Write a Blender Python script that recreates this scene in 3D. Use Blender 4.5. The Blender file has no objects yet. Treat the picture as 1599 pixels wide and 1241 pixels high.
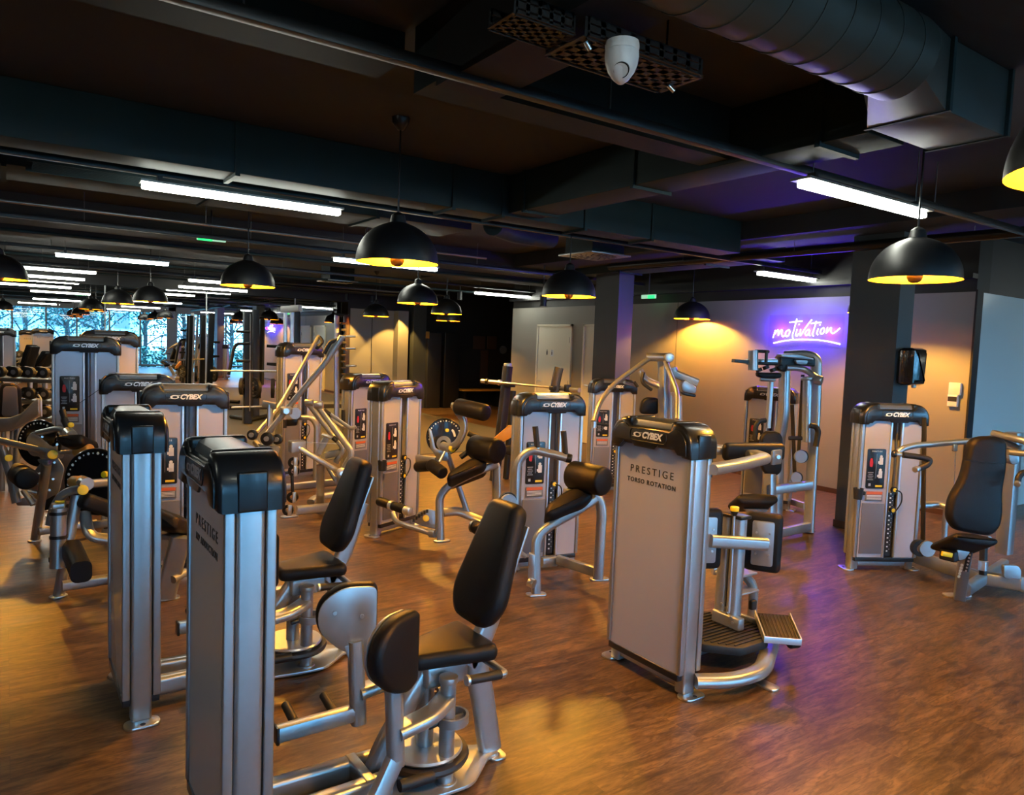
import bpy, bmesh, math, random
from mathutils import Vector, Matrix
from math import sin, cos, pi, radians as R
random.seed(7)
S = bpy.context.scene
col = S.collection
# ------------------------------------------------------------------ camera
CAM = Vector((0, 0, 1.65)); FPX = 1145.0
_p, _r, _a = R(4.0), R(2.15), R(55.3)
_Xc = Vector((sin(_a), cos(_a), 0)); _Yc = Vector((-cos(_a), sin(_a), 0)); _Z = Vector((0, 0, 1))
def _w(v): return Vector((_Xc.dot(v), _Yc.dot(v), _Z.dot(v)))
FW = _w(Vector((0, cos(_p), -sin(_p))))
_ri = _w(Vector((1, 0, 0))); _up = _w(Vector((0, sin(_p), cos(_p))))
RT = cos(_r) * _ri + sin(_r) * _up; UP = -sin(_r) * _ri + cos(_r) * _up
cd = bpy.data.cameras.new('camera'); cam = bpy.data.objects.new('camera', cd); col.objects.link(cam)
cd.sensor_width = 36; cd.lens = FPX / 1599 * 36; cd.clip_start = 0.05; cd.clip_end = 300
cam.matrix_world = Matrix(((RT.x, UP.x, -FW.x, 0), (RT.y, UP.y, -FW.y, 0), (RT.z, UP.z, -FW.z, CAM.z), (0, 0, 0, 1)))
S.camera = cam
# a photograph pixel (1599 x 1241) seen on a world plane: measured positions of the real things
def ray(x, y): return FW * FPX + RT * (x - 799.5) - UP * (y - 620.5)
def az(x, y, z=0.0): d = ray(x, y); return CAM + d * ((z - CAM.z) / d.z)
def ay(x, y, Y): d = ray(x, y); return CAM + d * (Y / d.y)
def ax(x, y, X): d = ray(x, y); return CAM + d * (X / d.x)
# ------------------------------------------------------------------ world, exposure
S.view_settings.view_transform = 'Standard'; S.view_settings.look = 'None'
S.view_settings.exposure = 0.98; S.view_settings.gamma = 1.0; S.view_settings.use_curve_mapping = False
S.cycles.use_denoising = True
S.cycles.max_bounces = 7; S.cycles.glossy_bounces = 4; S.cycles.transparent_max_bounces = 12
S.cycles.sample_clamp_indirect = 6.0; S.cycles.caustics_reflective = False; S.cycles.caustics_refractive = False
W = bpy.data.worlds.new('sky'); S.world = W; W.use_nodes = True
bg = W.node_tree.nodes['Background']; bg.inputs[0].default_value = (0.13, 0.42, 0.76, 1); bg.inputs[1].default_value = 14.0
TUBE_E = 21.0; BULB_E = 1700.0; NEON_E = 2.2
def lamp(name, loc, power, color, size=0.03, parent=None, kind='POINT', rot=None, sy=None):
    l = bpy.data.lights.new(name, kind); l.energy = power; l.color = color
    if kind == 'AREA': l.shape = 'RECTANGLE'; l.size = size; l.size_y = sy
    else: l.shadow_soft_size = size
    o = bpy.data.objects.new(name, l); col.objects.link(o); o.location = loc
    if rot: o.rotation_euler = rot
    if parent: o.parent = parent
    return o
# ------------------------------------------------------------------ materials
def mat(name, c, rough=0.5, metal=0.0, emit=None, es=1.0, spec=0.5, noise=None, bump=0.0, bscale=200, alpha=1.0, coat=0.0):
    m = bpy.data.materials.new(name); m.use_nodes = True; nt = m.node_tree; b = nt.nodes['Principled BSDF']
    b.inputs['Base Color'].default_value = (*c, 1); b.inputs['Roughness'].default_value = rough
    b.inputs['Metallic'].default_value = metal; b.inputs['Specular IOR Level'].default_value = spec
    b.inputs['Alpha'].default_value = alpha; b.inputs['Coat Weight'].default_value = coat
    if emit: b.inputs['Emission Color'].default_value = (*emit, 1); b.inputs['Emission Strength'].default_value = es
    if noise or bump:
        tc = nt.nodes.new('ShaderNodeTexCoord'); n = nt.nodes.new('ShaderNodeTexNoise')
        nt.links.new(tc.outputs['Object'], n.inputs['Vector']); n.inputs['Scale'].default_value = bscale if bump else 6
        n.inputs['Detail'].default_value = 5
        if noise:
            n2 = nt.nodes.new('ShaderNodeTexNoise'); n2.inputs['Scale'].default_value = noise[1]; n2.inputs['Detail'].default_value = 6
            nt.links.new(tc.outputs['Object'], n2.inputs['Vector'])
            mx = nt.nodes.new('ShaderNodeMix'); mx.data_type = 'RGBA'
            mx.inputs[6].default_value = (*[v * (1 - noise[0]) for v in c], 1); mx.inputs[7].default_value = (*[min(1, v * (1 + noise[0])) for v in c], 1)
            nt.links.new(n2.outputs['Fac'], mx.inputs[0]); nt.links.new(mx.outputs[2], b.inputs['Base Color'])
        if bump:
            bp = nt.nodes.new('ShaderNodeBump'); bp.inputs['Strength'].default_value = bump; bp.inputs['Distance'].default_value = 0.002
            nt.links.new(n.outputs['Fac'], bp.inputs['Height']); nt.links.new(bp.outputs[0], b.inputs['Normal'])
    return m
M = {}
M['silver'] = mat('silver_paint', (0.40, 0.41, 0.42), 0.36, 0.75, noise=(0.06, 30), coat=0.15)
M['alu'] = mat('brushed_aluminium', (0.62, 0.64, 0.66), 0.30, 0.8)
M['chrome'] = mat('chrome', (0.70, 0.70, 0.69), 0.32, 1.0)
M['cap'] = mat('black_moulded_plastic', (0.010, 0.011, 0.013), 0.30, coat=0.1)
M['capmid'] = mat('grey_cap_bar', (0.22, 0.23, 0.24), 0.30, 0.7)
M['pad'] = mat('black_vinyl', (0.007, 0.007, 0.008), 0.50, spec=0.22, bump=0.25, bscale=300)
M['rubber'] = mat('black_rubber', (0.008, 0.008, 0.009), 0.6)
M['panel'] = mat('frosted_panel', (0.60, 0.58, 0.64), 0.26, 0.15, alpha=0.74, coat=0.2)
M['shroud'] = mat('grey_shroud', (0.14, 0.14, 0.16), 0.4)
M['white'] = mat('white_plastic', (0.75, 0.76, 0.78), 0.4)
M['logo'] = mat('white_print', (0.85, 0.87, 0.9), 0.5)
M['greylogo'] = mat('grey_print', (0.42, 0.43, 0.45), 0.35, 0.2)
M['ink'] = mat('dark_print', (0.02, 0.02, 0.025), 0.5)
M['yellow'] = mat('yellow_plastic', (0.85, 0.62, 0.02), 0.4)
M['red'] = mat('red_print', (0.5, 0.02, 0.03), 0.5)
M['orange'] = mat('orange_print', (0.65, 0.13, 0.04), 0.5)
M['gold'] = mat('gold_leaf', (0.62, 0.30, 0.02), 0.45, 0.3, noise=(0.18, 40))
M['lampblack'] = mat('matt_black_lamp', (0.008, 0.008, 0.009), 0.48)
M['tube'] = mat('fluorescent_tube', (1, 1, 1), 0.5, emit=(0.97, 1.0, 0.86), es=TUBE_E)
M['bulb'] = mat('warm_bulb', (1, 0.8, 0.4), 0.5, emit=(1.0, 0.47, 0.055), es=BULB_E)
M['neon'] = mat('neon_white', (1, 1, 1), 0.4, emit=(0.80, 0.72, 1.0), es=NEON_E)
M['neonback'] = mat('neon_backing', (0.06, 0.03, 0.3), 0.2, alpha=0.05)
M['green'] = mat('exit_green', (0.0, 0.5, 0.1), 0.5, emit=(0.02, 0.75, 0.15), es=1.2)
M['greenpale'] = mat('exit_white', (0.6, 0.8, 0.65), 0.5, emit=(0.45, 0.9, 0.6), es=0.35)
M['duct'] = mat('dark_teal_duct', (0.016, 0.034, 0.040), 0.65, 0.0, spec=.25, noise=(0.15, 3))
M['spiral'] = mat('painted_spiral_duct', (0.045, 0.060, 0.062), 0.45, 0.15)
M['ceil'] = mat('dark_ceiling', (0.022, 0.026, 0.031), 0.8, noise=(0.2, 2))
M['darkmetal'] = mat('black_metal', (0.016, 0.016, 0.017), 0.4, 0.3)
M['zinc'] = mat('galvanised', (0.30, 0.30, 0.29), 0.35, 0.8)
M['wallgrey'] = mat('grey_wall_paint', (0.30, 0.285, 0.25), 0.6, noise=(0.03, 4))
M['walldark'] = mat('charcoal_wall', (0.020, 0.021, 0.023), 0.55)
M['column'] = mat('column_paint', (0.055, 0.062, 0.066), 0.5)
M['blackwall'] = mat('black_wall', (0.008, 0.008, 0.008), 0.6)
M['bluewall'] = mat('pale_lacquered_wall', (0.62, 0.68, 0.68), 0.18)
M['skirt'] = mat('brown_skirting', (0.07, 0.03, 0.015), 0.5)
M['door'] = mat('cream_door', (0.85, 0.80, 0.64), 0.5)
M['frame'] = mat('pale_window_frame', (0.45, 0.48, 0.48), 0.4)
M['mirror'] = mat('mirror_glass', (0.80, 0.82, 0.82), 0.0, 1.0)
M['mat'] = mat('grey_rubber_floor', (0.075, 0.08, 0.082), 0.7, noise=(0.15, 60))
M['wood'] = mat('wood_plate', (0.55, 0.28, 0.04), 0.4)
M['gripwood'] = mat('amber_roller', (0.45, 0.24, 0.06), 0.4)
M['disc'] = mat('black_disc', (0.006, 0.006, 0.007), 0.25, coat=0.5)
def glassmat():
    m = bpy.data.materials.new('window_glass'); m.use_nodes = True; nt = m.node_tree; nt.nodes.clear()
    o = nt.nodes.new('ShaderNodeOutputMaterial'); mix = nt.nodes.new('ShaderNodeMixShader')
    t = nt.nodes.new('ShaderNodeBsdfTransparent'); g = nt.nodes.new('ShaderNodeBsdfGlossy'); f = nt.nodes.new('ShaderNodeFresnel')
    g.inputs['Roughness'].default_value = 0.0; f.inputs[0].default_value = 1.5
    nt.links.new(f.outputs[0], mix.inputs[0]); nt.links.new(t.outputs[0], mix.inputs[1]); nt.links.new(g.outputs[0], mix.inputs[2])
    nt.links.new(mix.outputs[0], o.inputs[0]); return m
M['glass'] = glassmat()
def woodfloor():
    m = bpy.data.materials.new('wood_vinyl_planks'); m.use_nodes = True; nt = m.node_tree; b = nt.nodes['Principled BSDF']; L = nt.links.new
    tc = nt.nodes.new('ShaderNodeTexCoord')
    br = nt.nodes.new('ShaderNodeTexBrick'); L(tc.outputs['Object'], br.inputs['Vector'])
    br.inputs['Scale'].default_value = 1; br.inputs['Brick Width'].default_value = 1.22; br.inputs['Row Height'].default_value = 0.184
    br.inputs['Mortar Size'].default_value = 0.0008; br.inputs['Mortar Smooth'].default_value = 0.3; br.inputs['Bias'].default_value = 0.0
    br.inputs['Color1'].default_value = (0.2, 0.2, 0.2, 1); br.inputs['Color2'].default_value = (0.8, 0.8, 0.8, 1); br.inputs['Mortar'].default_value = (0, 0, 0, 1)
    mp = nt.nodes.new('ShaderNodeMapping'); mp.inputs['Scale'].default_value = (1.6, 9, 1); L(tc.outputs['Object'], mp.inputs['Vector'])
    ad = nt.nodes.new('ShaderNodeVectorMath'); ad.operation = 'ADD'; L(mp.outputs[0], ad.inputs[0]); L(br.outputs['Color'], ad.inputs[1])
    n = nt.nodes.new('ShaderNodeTexNoise'); n.inputs['Scale'].default_value = 2.2; n.inputs['Detail'].default_value = 9; n.inputs['Roughness'].default_value = 0.68; n.inputs['Distortion'].default_value = 0.9
    L(ad.outputs[0], n.inputs['Vector'])
    n2 = nt.nodes.new('ShaderNodeTexNoise'); n2.inputs['Scale'].default_value = 0.9; n2.inputs['Detail'].default_value = 3; L(tc.outputs['Object'], n2.inputs['Vector'])
    cr = nt.nodes.new('ShaderNodeValToRGB'); e = cr.color_ramp.elements
    e[0].position = 0.36; e[0].color = (0.040, 0.022, 0.013, 1); e[1].position = 0.68; e[1].color = (0.250, 0.152, 0.074, 1)
    k = e.new(0.5); k.color = (0.125, 0.071, 0.034, 1)
    L(n.outputs['Fac'], cr.inputs[0])
    mx = nt.nodes.new('ShaderNodeMix'); mx.data_type = 'RGBA'; mx.blend_type = 'MULTIPLY'; mx.inputs[0].default_value = 0.5
    L(cr.outputs[0], mx.inputs[6])
    c2 = nt.nodes.new('ShaderNodeValToRGB'); c2.color_ramp.elements[0].color = (0.55, 0.5, 0.45, 1); c2.color_ramp.elements[0].position = 0.35; c2.color_ramp.elements[1].position = 0.65
    L(n2.outputs['Fac'], c2.inputs[0]); L(c2.outputs[0], mx.inputs[7])
    mp2 = nt.nodes.new('ShaderNodeMapping'); mp2.inputs['Scale'].default_value = (7, 34, 1); L(tc.outputs['Object'], mp2.inputs['Vector'])
    n4 = nt.nodes.new('ShaderNodeTexNoise'); n4.inputs['Scale'].default_value = 1.6; n4.inputs['Detail'].default_value = 5; n4.inputs['Distortion'].default_value = 1.5; L(mp2.outputs[0], n4.inputs['Vector'])
    c4 = nt.nodes.new('ShaderNodeValToRGB'); c4.color_ramp.elements[0].position = .36; c4.color_ramp.elements[0].color = (.45, .42, .4, 1); c4.color_ramp.elements[1].position = .52; L(n4.outputs['Fac'], c4.inputs[0])
    m4 = nt.nodes.new('ShaderNodeMix'); m4.data_type = 'RGBA'; m4.blend_type = 'MULTIPLY'; m4.inputs[0].default_value = .8; L(mx.outputs[2], m4.inputs[6]); L(c4.outputs[0], m4.inputs[7])
    mx = m4
    m3 = nt.nodes.new('ShaderNodeMix'); m3.data_type = 'RGBA'; m3.blend_type = 'MIX'; L(br.outputs['Fac'], m3.inputs[0]); L(mx.outputs[2], m3.inputs[6]); m3.inputs[7].default_value = (0.04, 0.02, 0.01, 1)
    L(m3.outputs[2], b.inputs['Base Color'])
    mr = nt.nodes.new('ShaderNodeMapRange'); mr.inputs[3].default_value = 0.30; mr.inputs[4].default_value = 0.48; L(n.outputs['Fac'], mr.inputs[0]); L(mr.outputs[0], b.inputs['Roughness'])
    bp = nt.nodes.new('ShaderNodeBump'); bp.inputs['Strength'].default_value = 0.25; bp.inputs['Distance'].default_value = 0.003; L(n.outputs['Fac'], bp.inputs['Height']); L(bp.outputs[0], b.inputs['Normal'])
    return m
M['floor'] = woodfloor()
# ------------------------------------------------------------------ mesh helpers
def _smooth(p, r, n=5):
    p = [Vector(q) for q in p]
    if r <= 0 or len(p) < 3: return p
    out = [p[0]]
    for i in range(1, len(p) - 1):
        a, b, c = p[i - 1], p[i], p[i + 1]
        u, v = (a - b), (c - b)
        d = min(r, u.length * 0.49, v.length * 0.49)
        s, t = b + u.normalized() * d, b + v.normalized() * d
        for k in range(n + 1):
            q = k / n; out.append((1 - q) ** 2 * s + 2 * q * (1 - q) * b + q * q * t)
    out.append(p[-1]); return out
def _rr(w, h, rad, n=3):
    rad = min(rad, w / 2 * 0.999, h / 2 * 0.999); pr = []
    for cx, cy, a0 in ((w / 2 - rad, h / 2 - rad, 0), (-w / 2 + rad, h / 2 - rad, 90), (-w / 2 + rad, -h / 2 + rad, 180), (w / 2 - rad, -h / 2 + rad, 270)):
        for k in range(n + 1):
            a = R(a0 + 90 * k / n); pr.append((cx + rad * cos(a), cy + rad * sin(a)))
    return pr
class MB:
    def __init__(s): s.bm = bmesh.new()
    def _add(s, verts, faces, X=None):
        vs = [s.bm.verts.new(X @ Vector(v) if X else Vector(v)) for v in verts]
        for f in faces:
            try: s.bm.faces.new([vs[i] for i in f])
            except ValueError: pass
        return s
    def box(s, c, d, bev=0.0, X=None):
        x, y, z = [q / 2 for q in d]; b = min(bev, x * .98, y * .98, z * .98)
        T = Matrix.Translation(Vector(c)); X = (X @ T) if X else T
        if b <= 0:
            v = [(i * x, j * y, k * z) for i in (-1, 1) for j in (-1, 1) for k in (-1, 1)]
            return s._add(v, [(0, 1, 3, 2), (4, 6, 7, 5), (0, 4, 5, 1), (2, 3, 7, 6), (0, 2, 6, 4), (1, 5, 7, 3)], X)
        t = bmesh.new(); bmesh.ops.create_cube(t, size=1)
        for q in t.verts: q.co = Vector((q.co.x * 2 * x, q.co.y * 2 * y, q.co.z * 2 * z))
        bmesh.ops.bevel(t, geom=t.edges[:], offset=b, segments=3, profile=0.5, affect='EDGES')
        t.verts.ensure_lookup_table()
        for i, q in enumerate(t.verts): q.index = i
        s._add([q.co.copy() for q in t.verts], [[q.index for q in f.verts] for f in t.faces], X); t.free(); return s
    def tube(s, pts, w, h=None, r=0.05, rad=None, X=None, closed=False, side=None, n=5, caps=True):
        h = h or w; rad = w / 2 if rad is None else rad
        p = _smooth(pts, r, n)
        q = [p[0]]
        for a in p[1:]:
            if (a - q[-1]).length > 1e-5: q.append(a)
        p = q; N = len(p)
        prof = _rr(w, h, rad, 4 if rad > w * .3 else 2); K = len(prof)
        tan = []
        for i in range(N):
            a = p[max(0, i - 1)] if not closed else p[i - 1]; b = p[min(N - 1, i + 1)] if not closed else p[(i + 1) % N]
            tan.append((b - a).normalized())
        if side is not None: sd = Vector(side)
        else:
            sd = None
            for i in range(1, N):
                c = tan[0].cross(tan[i])
                if c.length > 0.05: sd = c.normalized(); break
            if sd is None: sd = tan[0].cross(Vector((0, 0, 1))) if abs(tan[0].z) < 0.95 else Vector((0, 1, 0))
            elif False: pass
        verts = []; prev = sd
        for i in range(N):
            sdi = (prev - tan[i] * prev.dot(tan[i]))
            sdi = sdi.normalized() if sdi.length > 1e-4 else tan[i].orthogonal().normalized()
            prev = sdi; up = sdi.cross(tan[i])
            verts += [p[i] + sdi * a + up * b for a, b in prof]
        F = []
        for i in range(N if closed else N - 1):
            j = (i + 1) % N
            for k in range(K): F.append((i * K + k, i * K + (k + 1) % K, j * K + (k + 1) % K, j * K + k))
        if caps and not closed: F += [tuple(range(K))[::-1], tuple((N - 1) * K + k for k in range(K))]
        return s._add(verts, F, X)
    def cyl(s, a, b, r, r2=None, n=20, X=None, round_=0.0):
        a, b = Vector(a), Vector(b); t = (b - a).normalized(); L = (b - a).length
        r2 = r if r2 is None else r2; o = t.orthogonal().normalized(); q = t.cross(o)
        if round_ > 0: rings = [(0, r - round_), (round_ * .3, r - round_ * .3), (round_, r), (L - round_, r2), (L - round_ * .3, r2 - round_ * .3), (L, r2 - round_)]
        else: rings = [(0, r), (L, r2)]
        v = []; F = []
        for d, rr in rings:
            for k in range(n): g = 2 * pi * k / n; v.append(a + t * d + (o * cos(g) + q * sin(g)) * rr)
        for i in range(len(rings) - 1):
            for k in range(n): F.append((i * n + k, i * n + (k + 1) % n, (i + 1) * n + (k + 1) % n, (i + 1) * n + k))
        F += [tuple(range(n))[::-1], tuple((len(rings) - 1) * n + k for k in range(n))]
        return s._add(v, F, X)
    def ring(s, c, axis, R0, R1, h, n=32, X=None):
        c, t = Vector(c), Vector(axis).normalized(); o = t.orthogonal().normalized(); q = t.cross(o); v = []; F = []
        for rr, d in ((R0, -h / 2), (R1, -h / 2), (R1, h / 2), (R0, h / 2)):
            for k in range(n): g = 2 * pi * k / n; v.append(c + t * d + (o * cos(g) + q * sin(g)) * rr)
        for i in range(4):
            j = (i + 1) % 4
            for k in range(n): F.append((i * n + k, i * n + (k + 1) % n, j * n + (k + 1) % n, j * n + k))
        return s._add(v, F, X)
    def lathe(s, prof, c=(0, 0, 0), n=40, X=None):
        v = []; F = []; c = Vector(c)
        for r, z in prof:
            for k in range(n): g = 2 * pi * k / n; v.append(c + Vector((r * cos(g), r * sin(g), z)))
        for i in range(len(prof) - 1):
            for k in range(n): F.append((i * n + k, i * n + (k + 1) % n, (i + 1) * n + (k + 1) % n, (i + 1) * n + k))
        return s._add(v, F, X)
    def prism(s, outline, O, U, V, t, bev=0.0):
        """outline (u, v) on the plane O + uU + vV, thickness t along U x V, centred; edges bevelled"""
        O, U, V = Vector(O), Vector(U).normalized(), Vector(V); V = (V - U * V.dot(U)).normalized(); Nn = U.cross(V)
        b = min(bev, t / 2 * .95); K = len(outline)
        area = sum(outline[i][0] * outline[(i + 1) % K][1] - outline[(i + 1) % K][0] * outline[i][1] for i in range(K))
        if area < 0: outline = outline[::-1]
        def inset(d):
            if d == 0: return outline
            o = []
            for i in range(K):
                p0, p1, p2 = Vector(outline[i - 1]), Vector(outline[i]), Vector(outline[(i + 1) % K])
                e1 = (p1 - p0).normalized(); e2 = (p2 - p1).normalized(); n1 = Vector((-e1.y, e1.x)); n2 = Vector((-e2.y, e2.x))
                m = (n1 + n2); m = m / max(0.4, m.length_squared / 2) if m.length > 1e-4 else n1
                o.append(p1 + m * d)
            return o
        lay = [(-t / 2, b)] + ([(-t / 2 + b * .3, b * .3), (-t / 2 + b, 0), (t / 2 - b, 0), (t / 2 - b * .3, b * .3)] if b > 0 else []) + [(t / 2, b)]
        v = []; F = []
        for d, ins in lay:
            for p in inset(ins): v.append(O + U * p[0] + V * p[1] + Nn * d)
        for i in range(len(lay) - 1):
            for k in range(K): F.append((i * K + k, i * K + (k + 1) % K, (i + 1) * K + (k + 1) % K, (i + 1) * K + k))
        F += [tuple(range(K))[::-1], tuple((len(lay) - 1) * K + k for k in range(K))]
        return s._add(v, F)
    def mesh(s, name, m, ang=35):
        bmesh.ops.recalc_face_normals(s.bm, faces=s.bm.faces[:])
        me = bpy.data.meshes.new(name); s.bm.to_mesh(me); s.bm.free()
        me.materials.append(m)
        for p in me.polygons: p.use_smooth = True
        me.set_sharp_from_angle(angle=R(ang)); return me
    def build(s, name, m, parent=None, ang=35):
        o = bpy.data.objects.new(name, s.mesh(name, m if not isinstance(m, str) else M[m], ang)); col.objects.link(o)
        if parent: o.parent = parent
        return o
def smooth2(pts, r, n=4):
    """closed 2D outline with rounded corners; r a number or one per corner"""
    K = len(pts); out = []
    for i in range(K):
        a, b, c = Vector(pts[i - 1]), Vector(pts[i]), Vector(pts[(i + 1) % K]); rr = r[i] if isinstance(r, (list, tuple)) else r
        u, v = a - b, c - b; d = min(rr, u.length * .48, v.length * .48)
        if d < 1e-5: out.append(tuple(b)); continue
        s0, t0 = b + u.normalized() * d, b + v.normalized() * d
        for k in range(n + 1):
            q = k / n; w = (1 - q) ** 2 * s0 + 2 * q * (1 - q) * b + q * q * t0; out.append((w.x, w.y))
    return out
def empty(name, loc=(0, 0, 0), rz=0.0):
    o = bpy.data.objects.new(name, None); col.objects.link(o); o.location = loc; o.rotation_euler = (0, 0, rz); o.empty_display_size = .1
    return o
def tag(o, label, cat, group=None, kind=None):
    o['label'] = label; o['category'] = cat
    if group: o['group'] = group
    if kind: o['kind'] = kind
    return o
def struct(name, mb, m, parent=None):
    o = mb.build(name, m, parent)
    if not parent: o['kind'] = 'structure'
    return o
def adopt(o, parent):
    """world-space geometry parented under a placed Empty, kept where it is"""
    o.parent = parent; o.matrix_parent_inverse = Matrix.LocRotScale(parent.location, parent.rotation_euler, None).inverted(); return o
def copy_tree(o, parent=None):
    c = o.copy(); col.objects.link(c); c.parent = parent
    for ch in [q for q in bpy.data.objects if q.parent == o]: copy_tree(ch, c)
    return c
_txt = {}
def text_mesh(name, body, size, m, depth=0.0008, bold=0.0, shear=0.0, spacing=1.0, align='CENTER'):
    cu = bpy.data.curves.new('t', 'FONT'); cu.body = body; cu.size = size; cu.extrude = depth; cu.offset = bold; cu.shear = shear
    cu.space_character = spacing; cu.align_x = align; cu.align_y = 'CENTER'; cu.resolution_u = 3
    o = bpy.data.objects.new('t', cu); col.objects.link(o); dg = bpy.context.evaluated_depsgraph_get(); dg.update()
    me = bpy.data.meshes.new_from_object(o.evaluated_get(dg)); me.name = name; bpy.data.objects.remove(o); me.materials.clear(); me.materials.append(m); return me
def text(name, body, size, m, mtx, parent=None, **k):
    key = (body, size, m.name, tuple(sorted(k.items())))
    if key not in _txt: _txt[key] = text_mesh(name, body, size, m, **k)
    o = bpy.data.objects.new(name, _txt[key]); col.objects.link(o); o.parent = parent; o.matrix_local = mtx; return o
# ------------------------------------------------------------------ room
CE = 3.0; YW = 17.1; XS = 8.35; YM = 16.9; YB = -5.0; XL = -6.0; XR = 14.0
def slab(name, x0, x1, y0, y1, z0, z1, m, bev=0.0, parent=None):
    return struct(name, MB().box(((x0 + x1) / 2, (y0 + y1) / 2, (z0 + z1) / 2), (x1 - x0, y1 - y0, z1 - z0), bev), m, parent)
slab('floor', XL, XR, YB, YW, -0.1, 0, 'floor')
slab('floor_rubber', 0.9, XS - 0.3, 9.6, YM - 0.05, 0.0, 0.006, 'mat')
slab('ceiling', XL, XR, YB, YW, CE, CE + .15, 'ceil')
slab('wall_left', XL - .2, XL, YB, YW, 0, CE, 'walldark')
slab('wall_sign', XS, XS + .12, 3.62, 12.14, 0, 2.40, 'wallgrey')
slab('wall_sign_upper', XS + .01, XS + .3, 3.62, 12.14, 2.40, CE, 'blackwall')
slab('trim_1', XS - .10, XS + .01, 3.62, 12.14, 2.535, 2.585, 'darkmetal')
slab('wall_return', XS + .12, XR, 3.62, 3.74, 0, 2.40, 'bluewall')
slab('wall_return_upper', XS + .12, XR, 3.63, 3.8, 2.40, CE, 'walldark')
slab('wall_far_right', XR, XR + .2, YB, YM, 0, CE, 'bluewall')
slab('trim_2', XS - .008, XS + .128, 3.60, 3.62, 0, 2.42, 'blackwall')
slab('baseboard_sign', XS - .015, XS, 3.62, 12.14, 0, 0.06, 'skirt')
for k, yy in enumerate((7.75, 9.35, 4.6)):
    slab('trim_%d' % (3 + k), XS - .002, XS, yy, yy + .006, .06, 2.4, 'blackwall')
# lounge recess beyond the sign wall
slab('wall_lounge_side', 8.47, XR, 12.14, 12.26, 0, CE, 'blackwall')
slab('wall_lounge', 8.62, XR, YM, YM + .2, 0, CE, 'blackwall')
# partition with mirror and lit panels
slab('wall_partition', XL, 6.87, YM + .012, YM + .2, 0, CE, 'blackwall')
slab('wall_mirror', XL, 6.80, YM, YM + .012, 0.10, 2.56, 'mirror')
for k, px_ in enumerate((-40, 164, 322, 460)):
    x_ = ay(px_, 520, YM).x; slab('trim_%d' % (20 + k), x_ - .012, x_ + .012, YM - .004, YM, .10, 2.56, 'frame')
slab('trim_24', XL, 6.87, YM - .02, YM + .012, 0.0, .10, 'walldark')
slab('wall_panelled', 6.87, 8.40, YM + .012, YM + .2, 0, 2.42, 'wallgrey')
slab('wall_panelled_upper', 6.87, 8.62, YM + .02, YM + .2, 2.42, CE, 'blackwall')
slab('trim_6', 7.43, 7.44, YM, YM + .013, 0, 2.42, 'blackwall')
slab('trim_7', 8.02, 8.30, YM - .25, YM + .012, 0, 2.42, 'wallgrey')
slab('trim_8', 8.40, 8.75, YM - .35, YM + .2, 0, CE, 'column')
# columns
for i, (x0, x1, y0, y1) in enumerate(((6.71, 6.97, 3.55, 4.03), (7.05, 7.33, 7.66, 8.15))):
    slab('column_%d' % (i + 1), x0, x1, y0, y1, 0, CE, 'column')
slab('baseboard_column', 6.70, 6.98, 3.54, 4.04, 0, 0.07, 'skirt')
# doors on the sign wall
def door(n, y0, y1):
    d = slab('door_%d' % n, XS - .02, XS, y0, y1, 0.01, 2.04, 'door')
    m = MB()
    for a, b, c, e in ((y0 - .04, y0, 0, 2.08), (y1, y1 + .04, 0, 2.08), (y0 - .04, y1 + .04, 2.04, 2.08)): m.box((XS - .018, (a + b) / 2, (c + e) / 2), (.036, b - a, e - c))
    m.build('door_frame', 'door', d)
    m = MB()
    for z in (.25, 1.02, 1.8): m.cyl((XS - .03, y0 + .005, z - .05), (XS - .03, y0 + .005, z + .05), .009)
    m.build('hinge', 'zinc', d)
    MB().tube([(XS - .02, y1 - .08, 1.02), (XS - .07, y1 - .08, 1.02), (XS - .07, y1 - .2, 1.02)], .018, r=.02).build('door_handle', 'chrome', d)
    return d
d1 = door(1, 10.26, 11.22)
MB().box((XS - .022, 10.78, 1.55), (.004, .08, .12)).build('toilet_sign', 'white', d1)
m = MB(); m.cyl((XS - .0245, 10.93, 1.60), (XS - .0255, 10.93, 1.60), .012); m.box((XS - .025, 10.93, 1.55), (.002, .03, .07)); m.cyl((XS - .0245, 10.78, 1.60), (XS - .0255, 10.78, 1.60), .009); m.box((XS - .025, 10.78, 1.55), (.002, .02, .06))
m.build('pictogram', 'ink', d1)
door(2, 9.0, 9.86)
# pale skirting shelf right of the column
m = MB(); m.tube([(7.2, 3.30, .34), (8.0, 3.30, .34), (8.3, 3.30, .40)], .03, .10, r=.05, rad=.004)
# ------------------------------------------------------------------ windows
def window(n, pts, Y, z0, z1, fw=.07, pane=True):
    m = MB()
    for x in pts: m.box((x, Y, (z0 + z1) / 2), (fw, .09, z1 - z0))
    m.box(((pts[0] + pts[-1]) / 2, Y, z1), (pts[-1] - pts[0] + fw, .1, .12)); m.box(((pts[0] + pts[-1]) / 2, Y, z0), (pts[-1] - pts[0] + fw, .1, .08))
    f = m.build('window_%d' % n, 'frame'); f['kind'] = 'structure'
    for a, b in zip(pts, pts[1:]): MB().box(((a + b) / 2, Y, (z0 + z1) / 2), (b - a - fw, .012, z1 - z0)).build('pane', 'glass', f)
    return f
YR = 2 * YM - YB
bx = [ay(x, 520, YR).x for x in (-70, -20, 19, 72, 120, 171, 219, 262)]; bx2 = [ay(x, 520, YR).x for x in (276, 313, 353, 400, 450)]
window(1, bx, YB - .05, 0.1, 2.66); window(2, bx2, YB - .05, 0.1, 2.66)
slab('wall_back_pier', bx[-1] + .04, bx2[0] - .04, YB - .2, YB, 0, CE, 'frame')
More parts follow.
